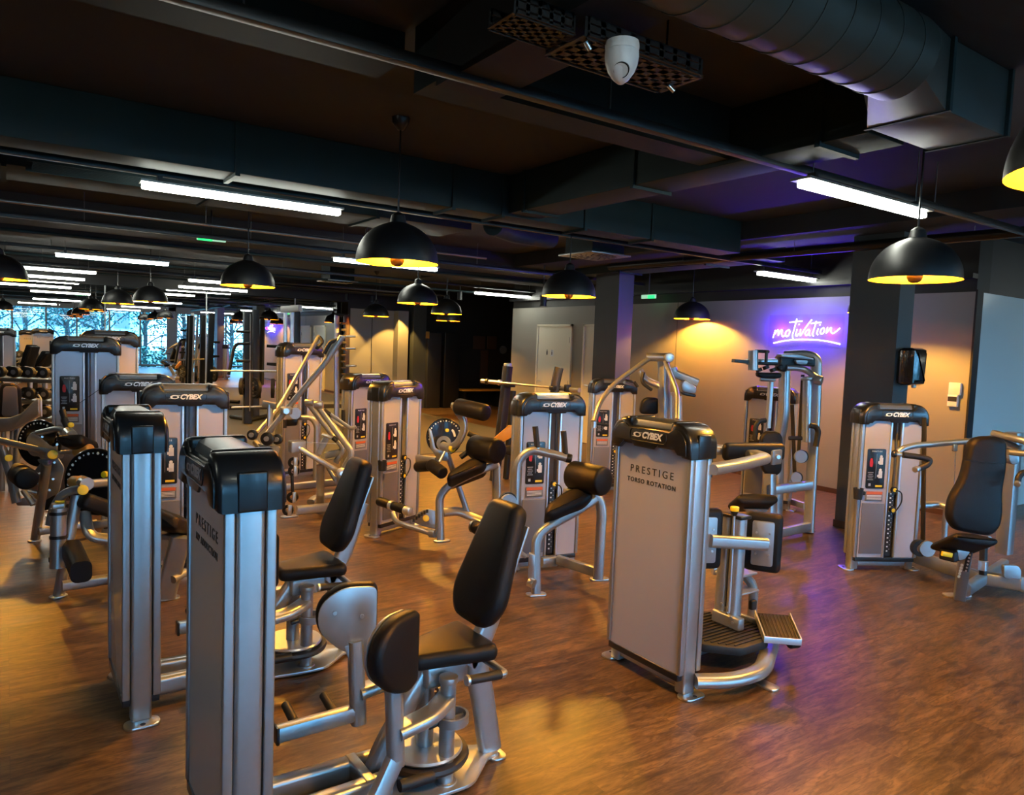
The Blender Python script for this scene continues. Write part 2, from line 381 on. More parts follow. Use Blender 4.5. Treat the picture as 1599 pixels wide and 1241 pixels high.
slab('wall_back_left', XL, bx[0] - .04, YB - .2, YB, 0, CE, 'walldark'); slab('wall_back_right', bx2[-1] + .04, XR, YB - .2, YB, 0, CE, 'walldark')
slab('wall_back_head', bx[0] - .04, bx2[-1] + .04, YB - .2, YB, 2.72, CE, 'frame')
# ------------------------------------------------------------------ ceiling tubes
def rect_duct(name, label, x0, x1, y0, y1, z0, z1, m='duct', flange=(), ax_='x', group=None):
    o = MB().box(((x0 + x1) / 2, (y0 + y1) / 2, (z0 + z1) / 2), (x1 - x0, y1 - y0, z1 - z0), .004).build(name, m)
    tag(o, label, 'duct' if 'duct' in name else 'beam', group)
    for f in flange:
        q = MB()
        if ax_ == 'x': q.box((f, (y0 + y1) / 2, (z0 + z1) / 2 - .005), (.03, y1 - y0 + .03, z1 - z0 + .03))
        else: q.box(((x0 + x1) / 2, f, (z0 + z1) / 2 - .005), (x1 - x0 + .03, .03, z1 - z0 + .03))
        q.build('flange', m, o)
    return o
rect_duct('ventilation_duct', 'long rectangular teal duct crossing the ceiling above the left tube light', XL + .02, 6.16, 4.92, 5.20, 2.68, CE - .002, flange=(-2, -.2, 1.22, 2.80, 3.25, 4.1, 4.9))
rect_duct('ventilation_duct', 'rectangular duct branch with purple-lit underside in the centre of the ceiling', 3.30, 3.62, 1.95, 4.91, 2.70, CE - .002, flange=(2.2, 3.5, 4.7), ax_='y')
slab('trim_beam_1', 1.46, 3.28, 2.74, 2.94, 2.72, CE - .001, 'duct')
slab('trim_beam_2', 1.46, 1.74, YB + .01, 2.74, 2.70, CE - .001, 'ceil')
slab('trim_beam_3', XL + .02, 1.45, 3.02, 3.3, 2.88, CE - .001, 'duct')
slab('trim_beam_4', XL + .02, XR - .02, 9.0, 9.5, 2.74, CE - .001, 'ceil')
slab('trim_beam_5', XL + .02, XR - .02, 9.9, 10.3, 2.70, CE - .001, 'ceil')
slab('trim_beam_7', 6.2, 6.9, -1.0, 12.0, 2.82, CE - .001, 'ceil')
# round spiral duct and its transition box
m = MB(); m.cyl((-1.5, 1.6, 2.83), (2.88, 1.6, 2.83), .16, n=40)
rd = tag(m.build('round_duct', 'spiral'), 'round spiral-seamed air duct at the top right running into a square box', 'duct')
for k in range(28):
    x = -1.3 + k * .15
    t_ = MB(); t_.ring((x, 1.6, 2.83), (1, .12, 0), .155, .1635, .007, 40); t_.build('seam', 'spiral', rd)
m = MB()
A = [(2.88, 1.6 + .16 * cos(2 * pi * k / 24 + pi / 4), 2.83 + .16 * sin(2 * pi * k / 24 + pi / 4)) for k in range(24)]
def sq(k):
    a = 2 * pi * k / 24 + pi / 4; c_, s_ = cos(a), sin(a); q = max(abs(c_), abs(s_)); return (3.24, 1.75 + .17 * c_ / q, 2.845 + .145 * s_ / q)
Bq = [sq(k) for k in range(24)]
m._add(A + Bq, [(k, (k + 1) % 24, 24 + (k + 1) % 24, 24 + k) for k in range(24)])
m.build('transition', 'spiral', rd, ang=25)
b = MB().box((3.525, 1.75, 2.847), (.57, .34, .294), .004).build('junction_box', 'spiral', rd)
for x in (3.25, 3.80): MB().box((x, 1.75, 2.845), (.022, .375, .30)).build('flange', 'duct', rd)
# perforated cable tray with the camera dome
tr = empty('cable_tray', (1.85, 1.95, 2.78)); tag(tr, 'black perforated cable tray hanging at the top centre of the ceiling', 'cable tray')
def tray(a, b, w, name):
    a, b = Vector(a), Vector(b); u = (b - a); L = u.length; u.normalize(); v = Vector((-u.y, u.x, 0)); m = MB()
    X = Matrix(((u.x, v.x, 0, a.x), (u.y, v.y, 0, a.y), (0, 0, 1, a.z), (0, 0, 0, 1)))
    n = int(L / .06)
    for j in range(5): m.box((L / 2, -w / 2 + w * j / 4, 0), (L, .030, .003), X=X)
    for i in range(n + 1): m.box((i * L / n, 0, 0), (.032, w, .003), X=X)
    for s_ in (-1, 1):
        for zz in (.004, .03, .055): m.box((L / 2, s_ * w / 2, zz), (L, .002, .019), X=X)
        for i in range(n + 1): m.box((i * L / n, s_ * w / 2, .03), (.02, .002, .06), X=X)
    o = m.build(name, 'darkmetal'); adopt(o, tr); return o
tray((1.50, 1.93, 2.62), (2.02, 1.93, 2.62), .20, 'tray_section'); tray((1.47, 1.93, 2.63), (1.25, 1.93, 2.86), .2, 'tray_section')
tray((2.02, 1.88, 2.92), (3.2, 1.88, 2.92), .12, 'tray_section')
for a, b_ in (((1.52, 1.86, 2.62), (1.54, 1.86, 2.60)), ((2.0, 1.96, 2.62), (2.02, 1.95, 2.60))): adopt(MB().cyl(a, b_, .008).build('wing_nut', 'chrome'), tr)
for x in (1.6, 1.95): adopt(MB().cyl((x, 1.93, 2.62), (x, 1.93, CE), .004, n=8).build('hanger_rod', 'darkmetal'), tr)
P = az(972, 66, 2.62)
dm = empty('security_camera', P); tag(dm, 'white turret security camera under the perforated cable tray', 'camera')
MB().lathe([(0, 0), (.052, 0), (.054, -.012), (.054, -.02), (.052, -.028), (0, -.028)]).build('mount', 'white', dm)
MB().lathe([(0, -.029), (.053, -.029), (.054, -.045), (.051, -.068), (.042, -.092), (.026, -.115), (.010, -.128), (0, -.130)]).build('housing', 'white', dm)
v = Matrix.Rotation(R(215), 4, 'Z') @ Matrix.Rotation(R(125), 4, 'Y')
MB().ring((0, 0, 0), (0, 0, 1), .022, .0245, .010, X=Matrix.Translation((.0, -.010, -.078)) @ Matrix.Translation(v @ Vector((0, 0, .03))) @ v).build('lens_ring', 'cap', dm)
MB().cyl((0, 0, 0), (0, 0, .014), .021, X=Matrix.Translation((0, -.010, -.078)) @ Matrix.Translation(v @ Vector((0, 0, .022))) @ v).build('lens', 'white', dm)
# light rails and pipes
def runs(name, label, cat, pts, w, h, m, group=None, hang=(), r=.1):
    o = MB().tube(pts, w, h, r=r, rad=min(w, h) * (.5 if w == h else .1)).build(name, m); tag(o, label, cat, group)
    for q in hang: MB().cyl((q[0], q[1], q[2]), (q[0], q[1], CE), .0035, n=6).build('hanger_wire', 'zinc', o)
    return o
for yy, z_, x0, x1, lab in ((2.56, 2.70, XL + .05, 8.25, 'black lighting rail crossing the ceiling over the right tube light'), (5.40, 2.70, XL + .05, 8.3, 'black lighting rail beneath the long teal duct'),
                        (8.45, 2.70, XL + .05, 8.3, 'black lighting rail over the tube behind the central lamp'), (11.35, 2.70, XL + .05, 8.3, 'black lighting rail over the fourth row of tubes'),
                        (14.2, 2.70, XL + .05, 8, 'black lighting rail over the fifth row of tubes')):
    runs('lighting_rail', lab, 'rail', [(x0, yy, z_), (x1, yy, z_)], .05, .045, 'darkmetal', 'lighting rails', [(x, yy, z_) for x in ((-1.2, .65, 2.25, 3.6, 5.2, 7.0) if yy < 9 else (.5, 3.5, 6.4))])
runs('sprinkler_pipe', 'pale conduit pipe running across behind the central lamp', 'pipe', [(XL + .05, 7.6, 2.72), (4.9, 7.75, 2.72)], .032, .032, 'zinc', None, [(-.5, 7.6, 2.72), (1.6, 7.6, 2.72), (3.3, 7.7, 2.72)])
runs('sprinkler_pipe', 'long black pipe crossing the ceiling behind the right tube light', 'pipe', [(6.45, 7.2, 2.72), (6.6, 5.6, 2.72), (6.95, -2, 2.72)], .09, .09, 'darkmetal', None, [(6.5, 6.0, 2.72), (6.6, 4.6, 2.72), (6.8, 3.0, 2.72)], r=.3)
for k, (yy, zz) in enumerate(((9.9, 2.72), (10.6, 2.78), (12.2, 2.66), (15.0, 2.7), (16.2, 2.75))):
    runs('cable_conduit', ['first', 'second', 'third', 'fourth', 'fifth'][k] + ' of the dark conduits crossing the far ceiling, counted away from the camera', 'pipe', [(XL + .05, yy, zz), (8.3, yy, zz)], .04, .04, 'darkmetal' if k % 2 else 'duct', 'dark conduits across the far ceiling')
rect_duct('ventilation_duct', 'dark rectangular duct in the far ceiling behind the left pendant lamps', XL + .02, 3.8, 6.3, 6.95, 2.78, CE - .002, flange=(0, 1.4, 2.8))
rect_duct('ventilation_duct', 'dark horizontal duct low in front of the exit sign above the sign wall', 6.9, 7.3, 5.2, 9.0, 2.72, CE - .3 + .25, flange=(6.0, 7.5), ax_='y')
m = MB()
L0, L1 = az(62, 250, 2.72), az(222, 290, 2.72)
for k in range(11): m.box(((L0.x + L1.x) / 2, 5.58 + k * .03, 2.70), (.72, .006, .02))
m.box((.5, 5.56, 2.70), (.76, .01, .03)); m.box((.5, 5.92, 2.70), (.76, .01, .03))
tag(m.build('ceiling_grille', 'duct'), 'slatted air grille just left of the near left tube light', 'grille')
for (x, y, s_, lab) in ((928, 400, .56, 'square swirl air diffuser above the lamp left of the grey column'), (527, 440, .55, 'pale square ceiling diffuser left of the far row of pendants')):
    c = az(x, y, 2.66); o = MB().box((c.x, c.y, 2.665), (s_, s_, .02), .004).build('air_diffuser', 'zinc'); tag(o, lab, 'diffuser')
    MB().box((c.x, c.y, 2.83), (s_ * .8, s_ * .8, .30)).build('plenum_box', 'duct', o)
    q = MB()
    for rr in (.08, .15, .22):
        n = int(rr * 90)
        for k in range(n):
            a = 2 * pi * k / n; q.box((0, 0, 0), (.05, .012, .004), X=Matrix.Translation((c.x + rr * cos(a), c.y + rr * sin(a), 2.654)) @ Matrix.Rotation(a + .5, 4, 'Z'))
    q.build('swirl_pattern', 'ink', o)['kind'] = 'stuff'
# far end exposed flexible duct
m = MB(); m.tube([az(770, 350, 2.72), az(800, 362, 2.72), az(860, 372, 2.74)], .2, r=.1); tag(m.build('flexible_duct', 'duct'), 'short silver flexible duct beside the big central lamp', 'duct')
# ------------------------------------------------------------------ tube lights
def tube_light(x0, x1, y, z=2.6, label=''):
    c = (x0 + x1) / 2; L = abs(x1 - x0); o = empty('tube_light', (c, y, z)); tag(o, label, 'ceiling light', 'white tube lights')
    MB().box((0, 0, 0), (L, .058, .038), .012).build('tube', 'tube', o)
    MB().box((0, 0, .028), (L + .02, .125, .014)).build('housing', 'zinc', o)
    for s_ in (-1, 1): MB().box((s_ * L * .42, 0, .055), (.03, .05, .04)).build('bracket', 'darkmetal', o); MB().cyl((s_ * L * .42, 0, .07), (s_ * L * .42, 0, CE - z), .003, n=6).build('suspension_wire', 'zinc', o)
    return o
TL = [((.737, 2.083, 5.38), 'large near tube light at the left, below the long duct'), ((3.61, 4.94, 2.50), 'large near tube light at the upper right above the grey column'),
      ((.54, 1.87, 11.2), 'tube light at the far left above the left machines, left of the round pendants'), ((3.23, 4.62, 8.5), 'tube light seen just behind the big central pendant lamp'),
      ((7.12, 8.45, 11.6), 'tube light over the dark lounge entrance, left of the column lamp'), ((7.2, 8.3, 5.47), 'tube light above the purple neon sign'),
      ((-.1, 1.25, 14.1), 'tube light at the left edge just in front of the mirror wall'), ((2.69, 3.9, 14.1), 'tube light partly hidden behind the left pendant lamp'),
      ((2.9, 4.25, 16.2), 'tube light close to the mirror wall under the left pendant lamp'), ((-.1, 1.25, 16.2), 'tube light at the left edge, closest to the mirror wall')]
for (x0, x1, y), lab in TL: tube_light(x0, x1, y, label=lab)
# lamps further off in the same grid, out of the frame but lighting the room and seen in glossy surfaces
for x, y in ((-2.2, 2.48), (.4, .2), (-2.4, 8.5), (6.9, .2), (10.5, 2.0), (3.6, -2.6), (-2.4, -2.6)): tube_light(x, x + 1.35, y, label='ceiling tube light behind or beside the viewer, out of the picture')
# ------------------------------------------------------------------ pendant lamps
def make_pendant():
    o = empty('pendant_lamp')
    H = .245; pr = [(.25, 0)] + [(.25 * math.sqrt(max(0, 1 - (k / 12) ** 2.15)), H * k / 12) for k in range(1, 12)] + [(.05, H), (.046, H + .02), (.04, H + .045), (.02, H + .06), (.008, H + .065)]
    sh = MB(); sh.lathe(pr, n=48); sh.build('lamp_shade', 'lampblack', o)
    li = MB(); li.lathe([(.25, 0)] + [(.246 * math.sqrt(max(0, 1 - (k / 12) ** 2.15)), (H - .006) * k / 12) for k in range(1, 12)] + [(.0, H - .01)], n=48); li.build('gold_lining', 'gold', o)
    MB().cyl((0, 0, .15), (0, 0, .235), .02, n=16).build('lamp_socket', 'cap', o)
    MB().lathe([(0, .165), (.03, .158), (.050, .14), (.054, .12), (.050, .10), (.040, .082)], n=24).build('bulb', 'bulb', o)
    MB().lathe([(.040, .083), (.043, .060), (.044, .012), (.034, -.008), (.016, -.018), (0, -.020)], n=24).build('bulb_cap', 'lampblack', o)
    MB().cyl((0, 0, H + .05), (0, 0, CE - 2.13 - .05), .006, n=8).build('cord', 'cap', o)
    MB().lathe([(.055, CE - 2.13), (.05, CE - 2.13 - .03), (.02, CE - 2.13 - .07), (.006, CE - 2.13 - .075)], n=24).build('canopy', 'cap', o)
    return o
def pd(x, y, w, D=.5):
    d = ray(x, y); d = d / d.dot(FW); return CAM + d * (FPX * D / w)
PN = [(620, 411, 120, 'big black pendant lamp hanging left of centre, nearest of the lamps'), (1428, 437, 138, 'large black pendant lamp in front of the grey column at the right'),
      (387, 447, 86, 'black pendant lamp over the left of the room, gold inside, second largest on that side'), (888, 463, 77, 'black pendant lamp just left of the far grey column'),
      (1080, 498, 60, 'black pendant lamp in front of the sign wall above the yellow pool of light'), (652, 474, 58, 'middle sized pendant right of and below the big central lamp'),
      (697, 488, 48, 'upper of the two overlapping pendants over the dark lounge'), (700, 498, 37, 'lower of the two overlapping pendants over the dark lounge'),
      (587, 491, 40, 'small pendant below the big central lamp'), (235, 468, 50, 'larger of the two pendants left of the left lamp'), (184, 474, 45, 'smaller dark pendant third from the left lamp'),
      (-2, 384, 78, 'pendant lamp cut by the left edge of the photo'), (1757, 268, 150, 'pendant lamp cut by the right edge of the photo near the top'), (1336, 491, 44, 'pendant half hidden behind the right grey column')]
p0 = make_pendant()
for i, (x, y, w, lab) in enumerate(PN):
    o = p0 if i == 0 else copy_tree(p0)
    p = pd(x, y, w); p.z = 2.13
    q = az(x, y, 2.13)
    if w >= 58 and i not in (11,): p = q
    if 'half hidden' in lab: p = Vector((7.38, 4.16, 0))
    o.location = (p.x, p.y, 2.13); o.rotation_euler = (0, 0, i * .7); tag(o, lab, 'pendant lamp', 'black and gold pendant lamps')
# ------------------------------------------------------------------ exit signs, neon
def exit_sign(c, along, label, w=.30):
    u = Vector(along); o = MB()
    X = Matrix(((u.x, -u.y, 0, c[0]), (u.y, u.x, 0, c[1]), (0, 0, 1, c[2]), (0, 0, 0, 1)))
    o = MB().box((0, 0, 0), (w, .03, .06), .006, X=X).build('exit_sign', 'greenpale'); tag(o, label, 'exit sign', 'green exit signs')
    MB().box((w * .22, 0, -.006), (w * .5, .034, .05), .004, X=X).build('lit_face', 'green', o); MB().cyl((c[0], c[1], c[2] + .02), (c[0], c[1], CE), .008, n=8).build('stem', 'darkmetal', o); return o
c = ax(1013, 463, XS - .2); exit_sign((c.x, c.y, c.z), (0, -1, 0), 'green exit sign hanging in front of the sign wall')
c = az(330, 372, 2.70); exit_sign((c.x, c.y, 2.70), (-1, 0, 0), 'green exit sign in the far left ceiling beside the conduit')
c = az(552, 484, 2.4)
neon = empty('neon_sign', (XS, 5.58, 1.98)); tag(neon, 'purple glowing neon sign reading motivation above a curved underline', 'neon sign')
def NP(px, py, off=.035): q = ax(px, py, XS - off); return (q.x, q.y, q.z)
def stroke(pts, w=.016, name='letter_stroke', rr=.03):
    o = MB().tube([NP(*q) for q in pts], w, r=rr, n=4).build(name, 'neon'); adopt(o, neon); return o
# coordinates follow the handwriting of the sign on the wall
def Z7(x, y): return (1160 + x / 3.6424, 420 + y / 3.6424)
def Z7s(p): return [Z7(*q) for q in p]
let = {'m': [(171, 392), (186, 342), (179, 376), (192, 352), (202, 343), (200, 384), (212, 352), (224, 342), (220, 372), (226, 386), (236, 380)],
       'o': [(262, 345), (247, 352), (240, 372), (248, 386), (260, 378), (268, 356), (261, 344)],
       't': [(307, 283), (295, 330), (281, 380), (286, 398)], 't_bar': [(266, 303), (338, 296)],
       'i': [(309, 342), (299, 374), (306, 384), (318, 366)], 'i_dot': [(319, 318), (321, 313)],
       'v': [(328, 342), (325, 386), (345, 350), (372, 312), (392, 288)],
       'a': [(377, 342), (359, 352), (354, 374), (363, 380), (377, 360), (381, 344), (375, 374), (383, 380)],
       't_second': [(418, 296), (407, 334), (395, 372), (402, 382)], 't_second_bar': [(388, 310), (446, 303)],
       'i_second': [(429, 338), (419, 366), (427, 374)], 'i_second_dot': [(438, 320), (440, 315)],
       'o_second': [(459, 334), (444, 342), (439, 362), (448, 372), (460, 362), (465, 344), (458, 333)],
       'n': [(482, 330), (472, 370), (488, 346), (504, 328), (500, 358), (510, 368), (530, 356), (552, 336)]}
for k_, p_ in let.items(): stroke(Z7s(p_), .013, 'letter_stroke')
stroke(Z7s([(175, 421), (240, 406), (320, 400), (420, 402), (490, 412), (552, 427)]), .016, 'underline', .1)
q0, q1 = ax(1200, 540, XS), ax(1320, 492, XS)
adopt(MB().box((XS - .008, (q0.y + q1.y) / 2, (q0.z + q1.z) / 2), (.006, abs(q1.y - q0.y) * 1.0, .42), .002).build('backing_plate', 'neonback'), neon)
for dy in (-.36, 0.0, .36): lamp('neon_glow', (XS - .09, 5.58 + dy, 1.98), 16, (.055, .0, 1.0), .05, parent=None, kind='POINT')
# ------------------------------------------------------------------ weight towers
TW, TD = .52, .150
def _logo_sub(parent, X, size, m):
    text('logo_text', 'CYBEX', size, m, X @ Matrix.Translation((size * .55, 0, 0)), parent, bold=.0022 * size / .05, shear=.28, spacing=.92)
    k = size / .05; mb = MB(); F = []; v = []; n = 28
    for i in range(n):
        a = 2 * pi * i / n; e = .5 + .5 * cos(a - .7)
        ro = Vector((cos(a) * .030, sin(a) * .0145)) * k; ri = Vector((cos(a) * .0175 + .002, sin(a) * .0085)) * k
        v += [(ro.x, ro.y, 0), (ri.x, ri.y, 0)]
    v = [(a - size * 1.62, b, .001) for a, b, c in v]
    for i in range(n): j = (i + 1) % n; F.append((2 * i, 2 * j, 2 * j + 1, 2 * i + 1))
    mb._add(v, F)
    o0 = -size * 1.62
    mb._add([(o0 - .042 * k, -.011 * k, .001), (o0 - .006 * k, -.0145 * k, .001), (o0 - .015 * k, -.008 * k, .001), (o0 + .046 * k, .012 * k, .001), (o0 + .0 * k, .0145 * k, .001), (o0 + .012 * k, .008 * k, .001)], [(0, 1, 2), (3, 4, 5)])
    o = mb.build('logo_mark', m, parent); o.matrix_local = X
def tower(parent, x, y, rz, H=1.18, name=None, back='PRESTIGE', logo='logo', cup=False, stack=.5):
    """weight tower in its own frame: instruction side faces -y, plain side +y"""
    w, d = TW / 2, TD / 2
    m = MB()
    for s_ in (-1, 1):
        m.box((s_ * (w - .032), 0, H / 2 + .005), (.064, .082, H), .014)
        for q in (-1, 1): m.box((s_ * (w - .012), q * (d - .016), (H + .11) / 2), (.024, .030, H - .11), .005)
    m.box((0, .0, .055), (TW - .1, .06, .05), .008)
    t = m.build('weight_tower', 'silver', parent); t.location = Vector((x, y, 0)) - parent.location * 1.0; t.location.z = 0; t.rotation_euler = (0, 0, rz)
    for s_ in (-1, 1):
        f = MB(); f.prism(smooth2([(-.045, -.07), (.045, -.07), (.045, .07), (-.045, .07)], .044, 5), (s_ * (w - .0) + s_ * .012, 0, .006), (1, 0, 0), (0, 1, 0), .012, .003)
        f.build('foot_plate', 'chrome', t)
        MB().cyl((s_ * (w + .035), 0, .011), (s_ * (w + .035), 0, .0135), .011, n=12).build('bolt_hole', 'ink', t)
    b = MB(); b.box((0, 0, .094), (TW - .03, TD - .006, .034), .004); b.build('base_strip', 'cap', t)
    MB().box((0, d - .012, (H + .11) / 2), (TW - .052, .006, H - .11)).build('back_panel', 'panel', t)
    MB().box((-.125, -d + .012, (H + .11) / 2), (.205, .006, H - .11)).build('front_panel', 'panel', t)
    MB().box((.155, -d + .012, (H + .11) / 2), (.155, .006, H - .11)).build('front_panel', 'panel', t)
    m = MB()
    for xx in (-.018, .072): m.box((xx, -d + .010, (H + .11) / 2), (.016, .020, H - .11), .004)
    m.build('centre_trim', 'alu', t)
    m = MB()
    for xx in (-.02, .075): m.cyl((xx, 0, .1), (xx, 0, H), .010, n=10)
    m.cyl((.027, 0, .3), (.027, 0, H), .005, n=8); m.build('guide_rods', 'zinc', t)
    MB().box((.0, d - .04, H / 2 + .06), (.022, .006, H - .14)).build('cable_guard', 'ink', t)
    m = MB()
    for i in range(int(stack / .031)): m.box((.027, .0, .125 + i * .031), (.20, .085, .028), .003)
    m.build('weight_stack', 'ink', t)
    # moulded cap
    zt, o_ = H + .135, []
    def shoulder(x1, ztop, rr, n=8): return [(x1 - rr + rr * cos(pi / 2 * k / n), ztop - rr + rr * sin(pi / 2 * k / n)) for k in range(n + 1)]
    def capline(x1, ztop, rr, zlow, ins, drop, tab):
        rt_ = [(x1 - ins - .03, zlow + .030), (x1 - ins, zlow), (x1, zlow)] + shoulder(x1, ztop, rr) + [(x1 - rr - .012, ztop - .004), (x1 - rr - .032, ztop - drop)]
        l_ = [(-a, b) for a, b in rt_[::-1]]
        return rt_ + l_ + ([(-.07, zlow + .030), (-.045, zlow + .008), (.09, zlow + .008), (.115, zlow + .030)] if tab else [])
    prof = capline(w + .012, zt, .108, H - .028, .055, .040, False)
    c = MB(); c.prism(prof, (0, 0, 0), (1, 0, 0), (0, 0, 1), TD + .045, .016); cap = c.build('cap', 'cap', t, ang=50)
    c = MB()
    for s_ in (-1, 1): c.prism(capline(w - .012, zt - .030, .08, H - .014, .050, .018, True), (0, s_ * (TD / 2 + .024), 0), (1, 0, 0), (0, 0, 1), .010, .003)
    c.build('cap_face', 'cap', t, ang=50)
    c = MB(); c.tube([(-w + .118, 0, zt - .036), (w - .118, 0, zt - .036)], .150, .074, r=0, rad=.036, side=(0, 1, 0)); c.build('cap_bar', 'capmid', t)
    c = MB()
    for s_ in (-1, 1): MB().box((s_ * (w - .108), 0, zt - .018), (.035, TD + .03, .044), .012).build('cap_rib', 'cap', t); MB().box((s_ * (w + .006), 0, H + .03), (.018, .085, .115), .006).build('cap_end_band', 'cap', t)
    for s_ in (): c.box((s_ * (w - .108), 0, zt - .018), (.035, TD + .03, .044), .012); c.box((s_ * (w + .006), 0, H + .03), (.018, .085, .115), .006)
    c.bm.free()
    for s_ in (-1, 1):
        X = Matrix.Translation((0, s_ * (TD / 2 + .030), H + .055)) @ Matrix.Rotation(pi if s_ > 0 else 0, 4, 'Z') @ Matrix.Rotation(pi / 2, 4, 'X')
        q = MB(); q.tube([(a, b, 0) for a, b in smooth2([(-.125, -.030), (.125, -.030), (.125, .030), (-.125, .030)], .028, 4)], .003, .003, r=0, closed=True); q.build('logo_rim', 'cap', t).matrix_local = X
        _logo_sub(t, X, .044, M[logo])
    X = Matrix.Translation((0, d - .0085, 0)) @ Matrix.Rotation(pi, 4, 'Z') @ Matrix.Rotation(pi / 2, 4, 'X')
    text('series_name', back, .052, M['ink'], X @ Matrix.Translation((0, H - .128, 0)), t, spacing=1.45, depth=.0008)
    if name: text('machine_name', name, .032, M['ink'], X @ Matrix.Translation((0, H - .185, 0)), t, spacing=1.25, bold=.0007, depth=.0008)
    # instruction placard
    yy = -d + .006
    MB().prism(smooth2([(-.075, -.155), (.075, -.155), (.075, .155), (-.075, .155)], .014), (-.125, yy, H - .37), (1, 0, 0), (0, 0, 1), .008, .002).build('placard', 'cap', t)
    def lab(nm, cx, cz, sx, sz, m_): MB().box((-.125 + cx, yy - .0048, H - .37 + cz), (sx, .0012, sz)).build(nm, m_, t)
    X = Matrix.Translation((-.125, yy - .0042, H - .37 + .135)) @ Matrix.Rotation(pi / 2, 4, 'X')
    text('placard_title', 'PRESTIGE', .015, M['logo'], X, t, spacing=1.4)
    lab('placard_divider', .0, .02, .002, .19, 'greylogo')
    for zz in (.06, -.045):                                     # little white exercise pictures
        q = MB(); q.box((-.125 + .038, yy - .0048, H - .37 + zz), (.03, .0012, .055), .0); q.box((-.125 + .028, yy - .0048, H - .37 + zz - .01), (.03, .0012, .018)); q.cyl((-.125 + .036, yy - .0042, H - .37 + zz + .036), (-.125 + .036, yy - .0055, H - .37 + zz + .036), .011, n=12); q.build('exercise_picture', 'white', t)
    q = MB(); q.prism(smooth2([(-.012, -.03), (.008, -.034), (.013, .0), (.006, .036), (-.01, .034), (-.016, .0)], .006), (-.125 - .04, yy - .0046, H - .37 + .045), (1, 0, 0), (0, 0, 1), .0012); q.build('muscle_diagram', 'red', t)
    for i in range(5): lab('small_print', -.042, -.03 - i * .014, .045 - (i % 2) * .01, .004, 'greylogo')
    lab('yellow_label', .03, -.135, .055, .014, 'yellow'); lab('code_label', -.045, -.125, .018, .02, 'greylogo')
    MB().box((-.125, -d + .004, H - .585), (.14, .006, .075), .002).build('warning_label', 'shroud', t)
    MB().box((-.125, -d + .0005, H - .560), (.13, .001, .022)).build('warning_band', 'orange', t)
    q = MB()
    for i in range(4): q.box((-.125, -d + .0005, H - .580 - i * .009), (.12, .001, .003))
    q.build('small_print', 'logo', t)
    MB().box((-.125, -d + .006, (H - .64 + .14) / 2), (.185, .008, H - .64 - .14), .003).build('lower_shroud', 'shroud', t)
    # selector column with pins and knobs
    MB().box((.028, -d + .022, .12 + stack / 2), (.045, .010, stack), .002).build('selector_column', 'ink', t)
    q = MB()
    for i in range(int(stack / .035)): q.box((.02, -d + .0155, .16 + i * .035), (.012, .002, .010)); q.box((.038, -d + .0155, .175 + i * .035), (.004, .002, .004))
    q.build('weight_numbers', 'logo', t)
    for zz in (.12 + stack + .03, .12 + stack - .13):
        MB().cyl((.030, -d + .015, zz), (.030, -d - .018, zz), .017, round_=.004).build('yellow_knob', 'yellow', t)
        MB().ring((.030, -d - .006, zz), (0, 1, 0), .014, .024, .022, 20).build('knob_collar', 'cap', t)
    MB().tube([(.03, -d - .01, .12 + stack + .03), (.075, -d - .035, .12 + stack + .02), (.085, -d - .035, .12 + stack - .06), (.05, -d - .02, .12 + stack - .13)], .010, r=.04).build('selector_cord', 'cap', t)
    if cup:
        q = MB(); q.lathe([(0, -.045), (.030, -.045), (.038, .04), (.034, .04), (.027, -.04), (0, -.04)], (-w - .01, -d - .02, .62), 20); q.box((-w + .02, -d, .62), (.06, .05, .03), .006); q.build('cup_holder', 'rubber', t)
    return t
def mach(name, label, cat, loc, group=None):
    o = empty(name, loc); tag(o, label, cat, group); return o
def part(mb, name, m, root, ang=35): return adopt(mb.build(name, m, None, ang), root)
def foot(root, x, y, rz=0, l=.14):
    X = Matrix.Rotation(rz, 3, 'Z'); u = X @ Vector((1, 0, 0)); v = X @ Vector((0, 1, 0))
    return part(MB().prism(smooth2([(-l / 2, -.038), (l / 2, -.038), (l / 2, .038), (-l / 2, .038)], .036, 5), (x, y, .006), u, v, .012, .003), 'foot_plate', 'chrome', root)
def pad(root, name, outline, O, U, V, t=.06, m='pad', bev=.022): return part(MB().prism(outline, O, U, V, t, bev), name, m, root, 60)
def roller(root, a, b, r, name='roller_pad', m='pad', hub=True):
    o = part(MB().cyl(a, b, r, round_=min(.02, r * .3), n=28), name, m, root, 50); return o
def grip(root, pts, w=.034, r=.03, name='hand_grip'): return part(MB().tube(pts, w, r=r), name, 'rubber', root)
def bar(root, pts, w, h=None, r=.06, rad=None, name='frame_tube', m='silver', side=None): return part(MB().tube(pts, w, h, r=r, rad=rad, side=side), name, m, root)
def knob(root, a, b, r=.02, m='yellow', name='adjustment_knob'): return part(MB().cyl(a, b, r, round_=.004), name, m, root)
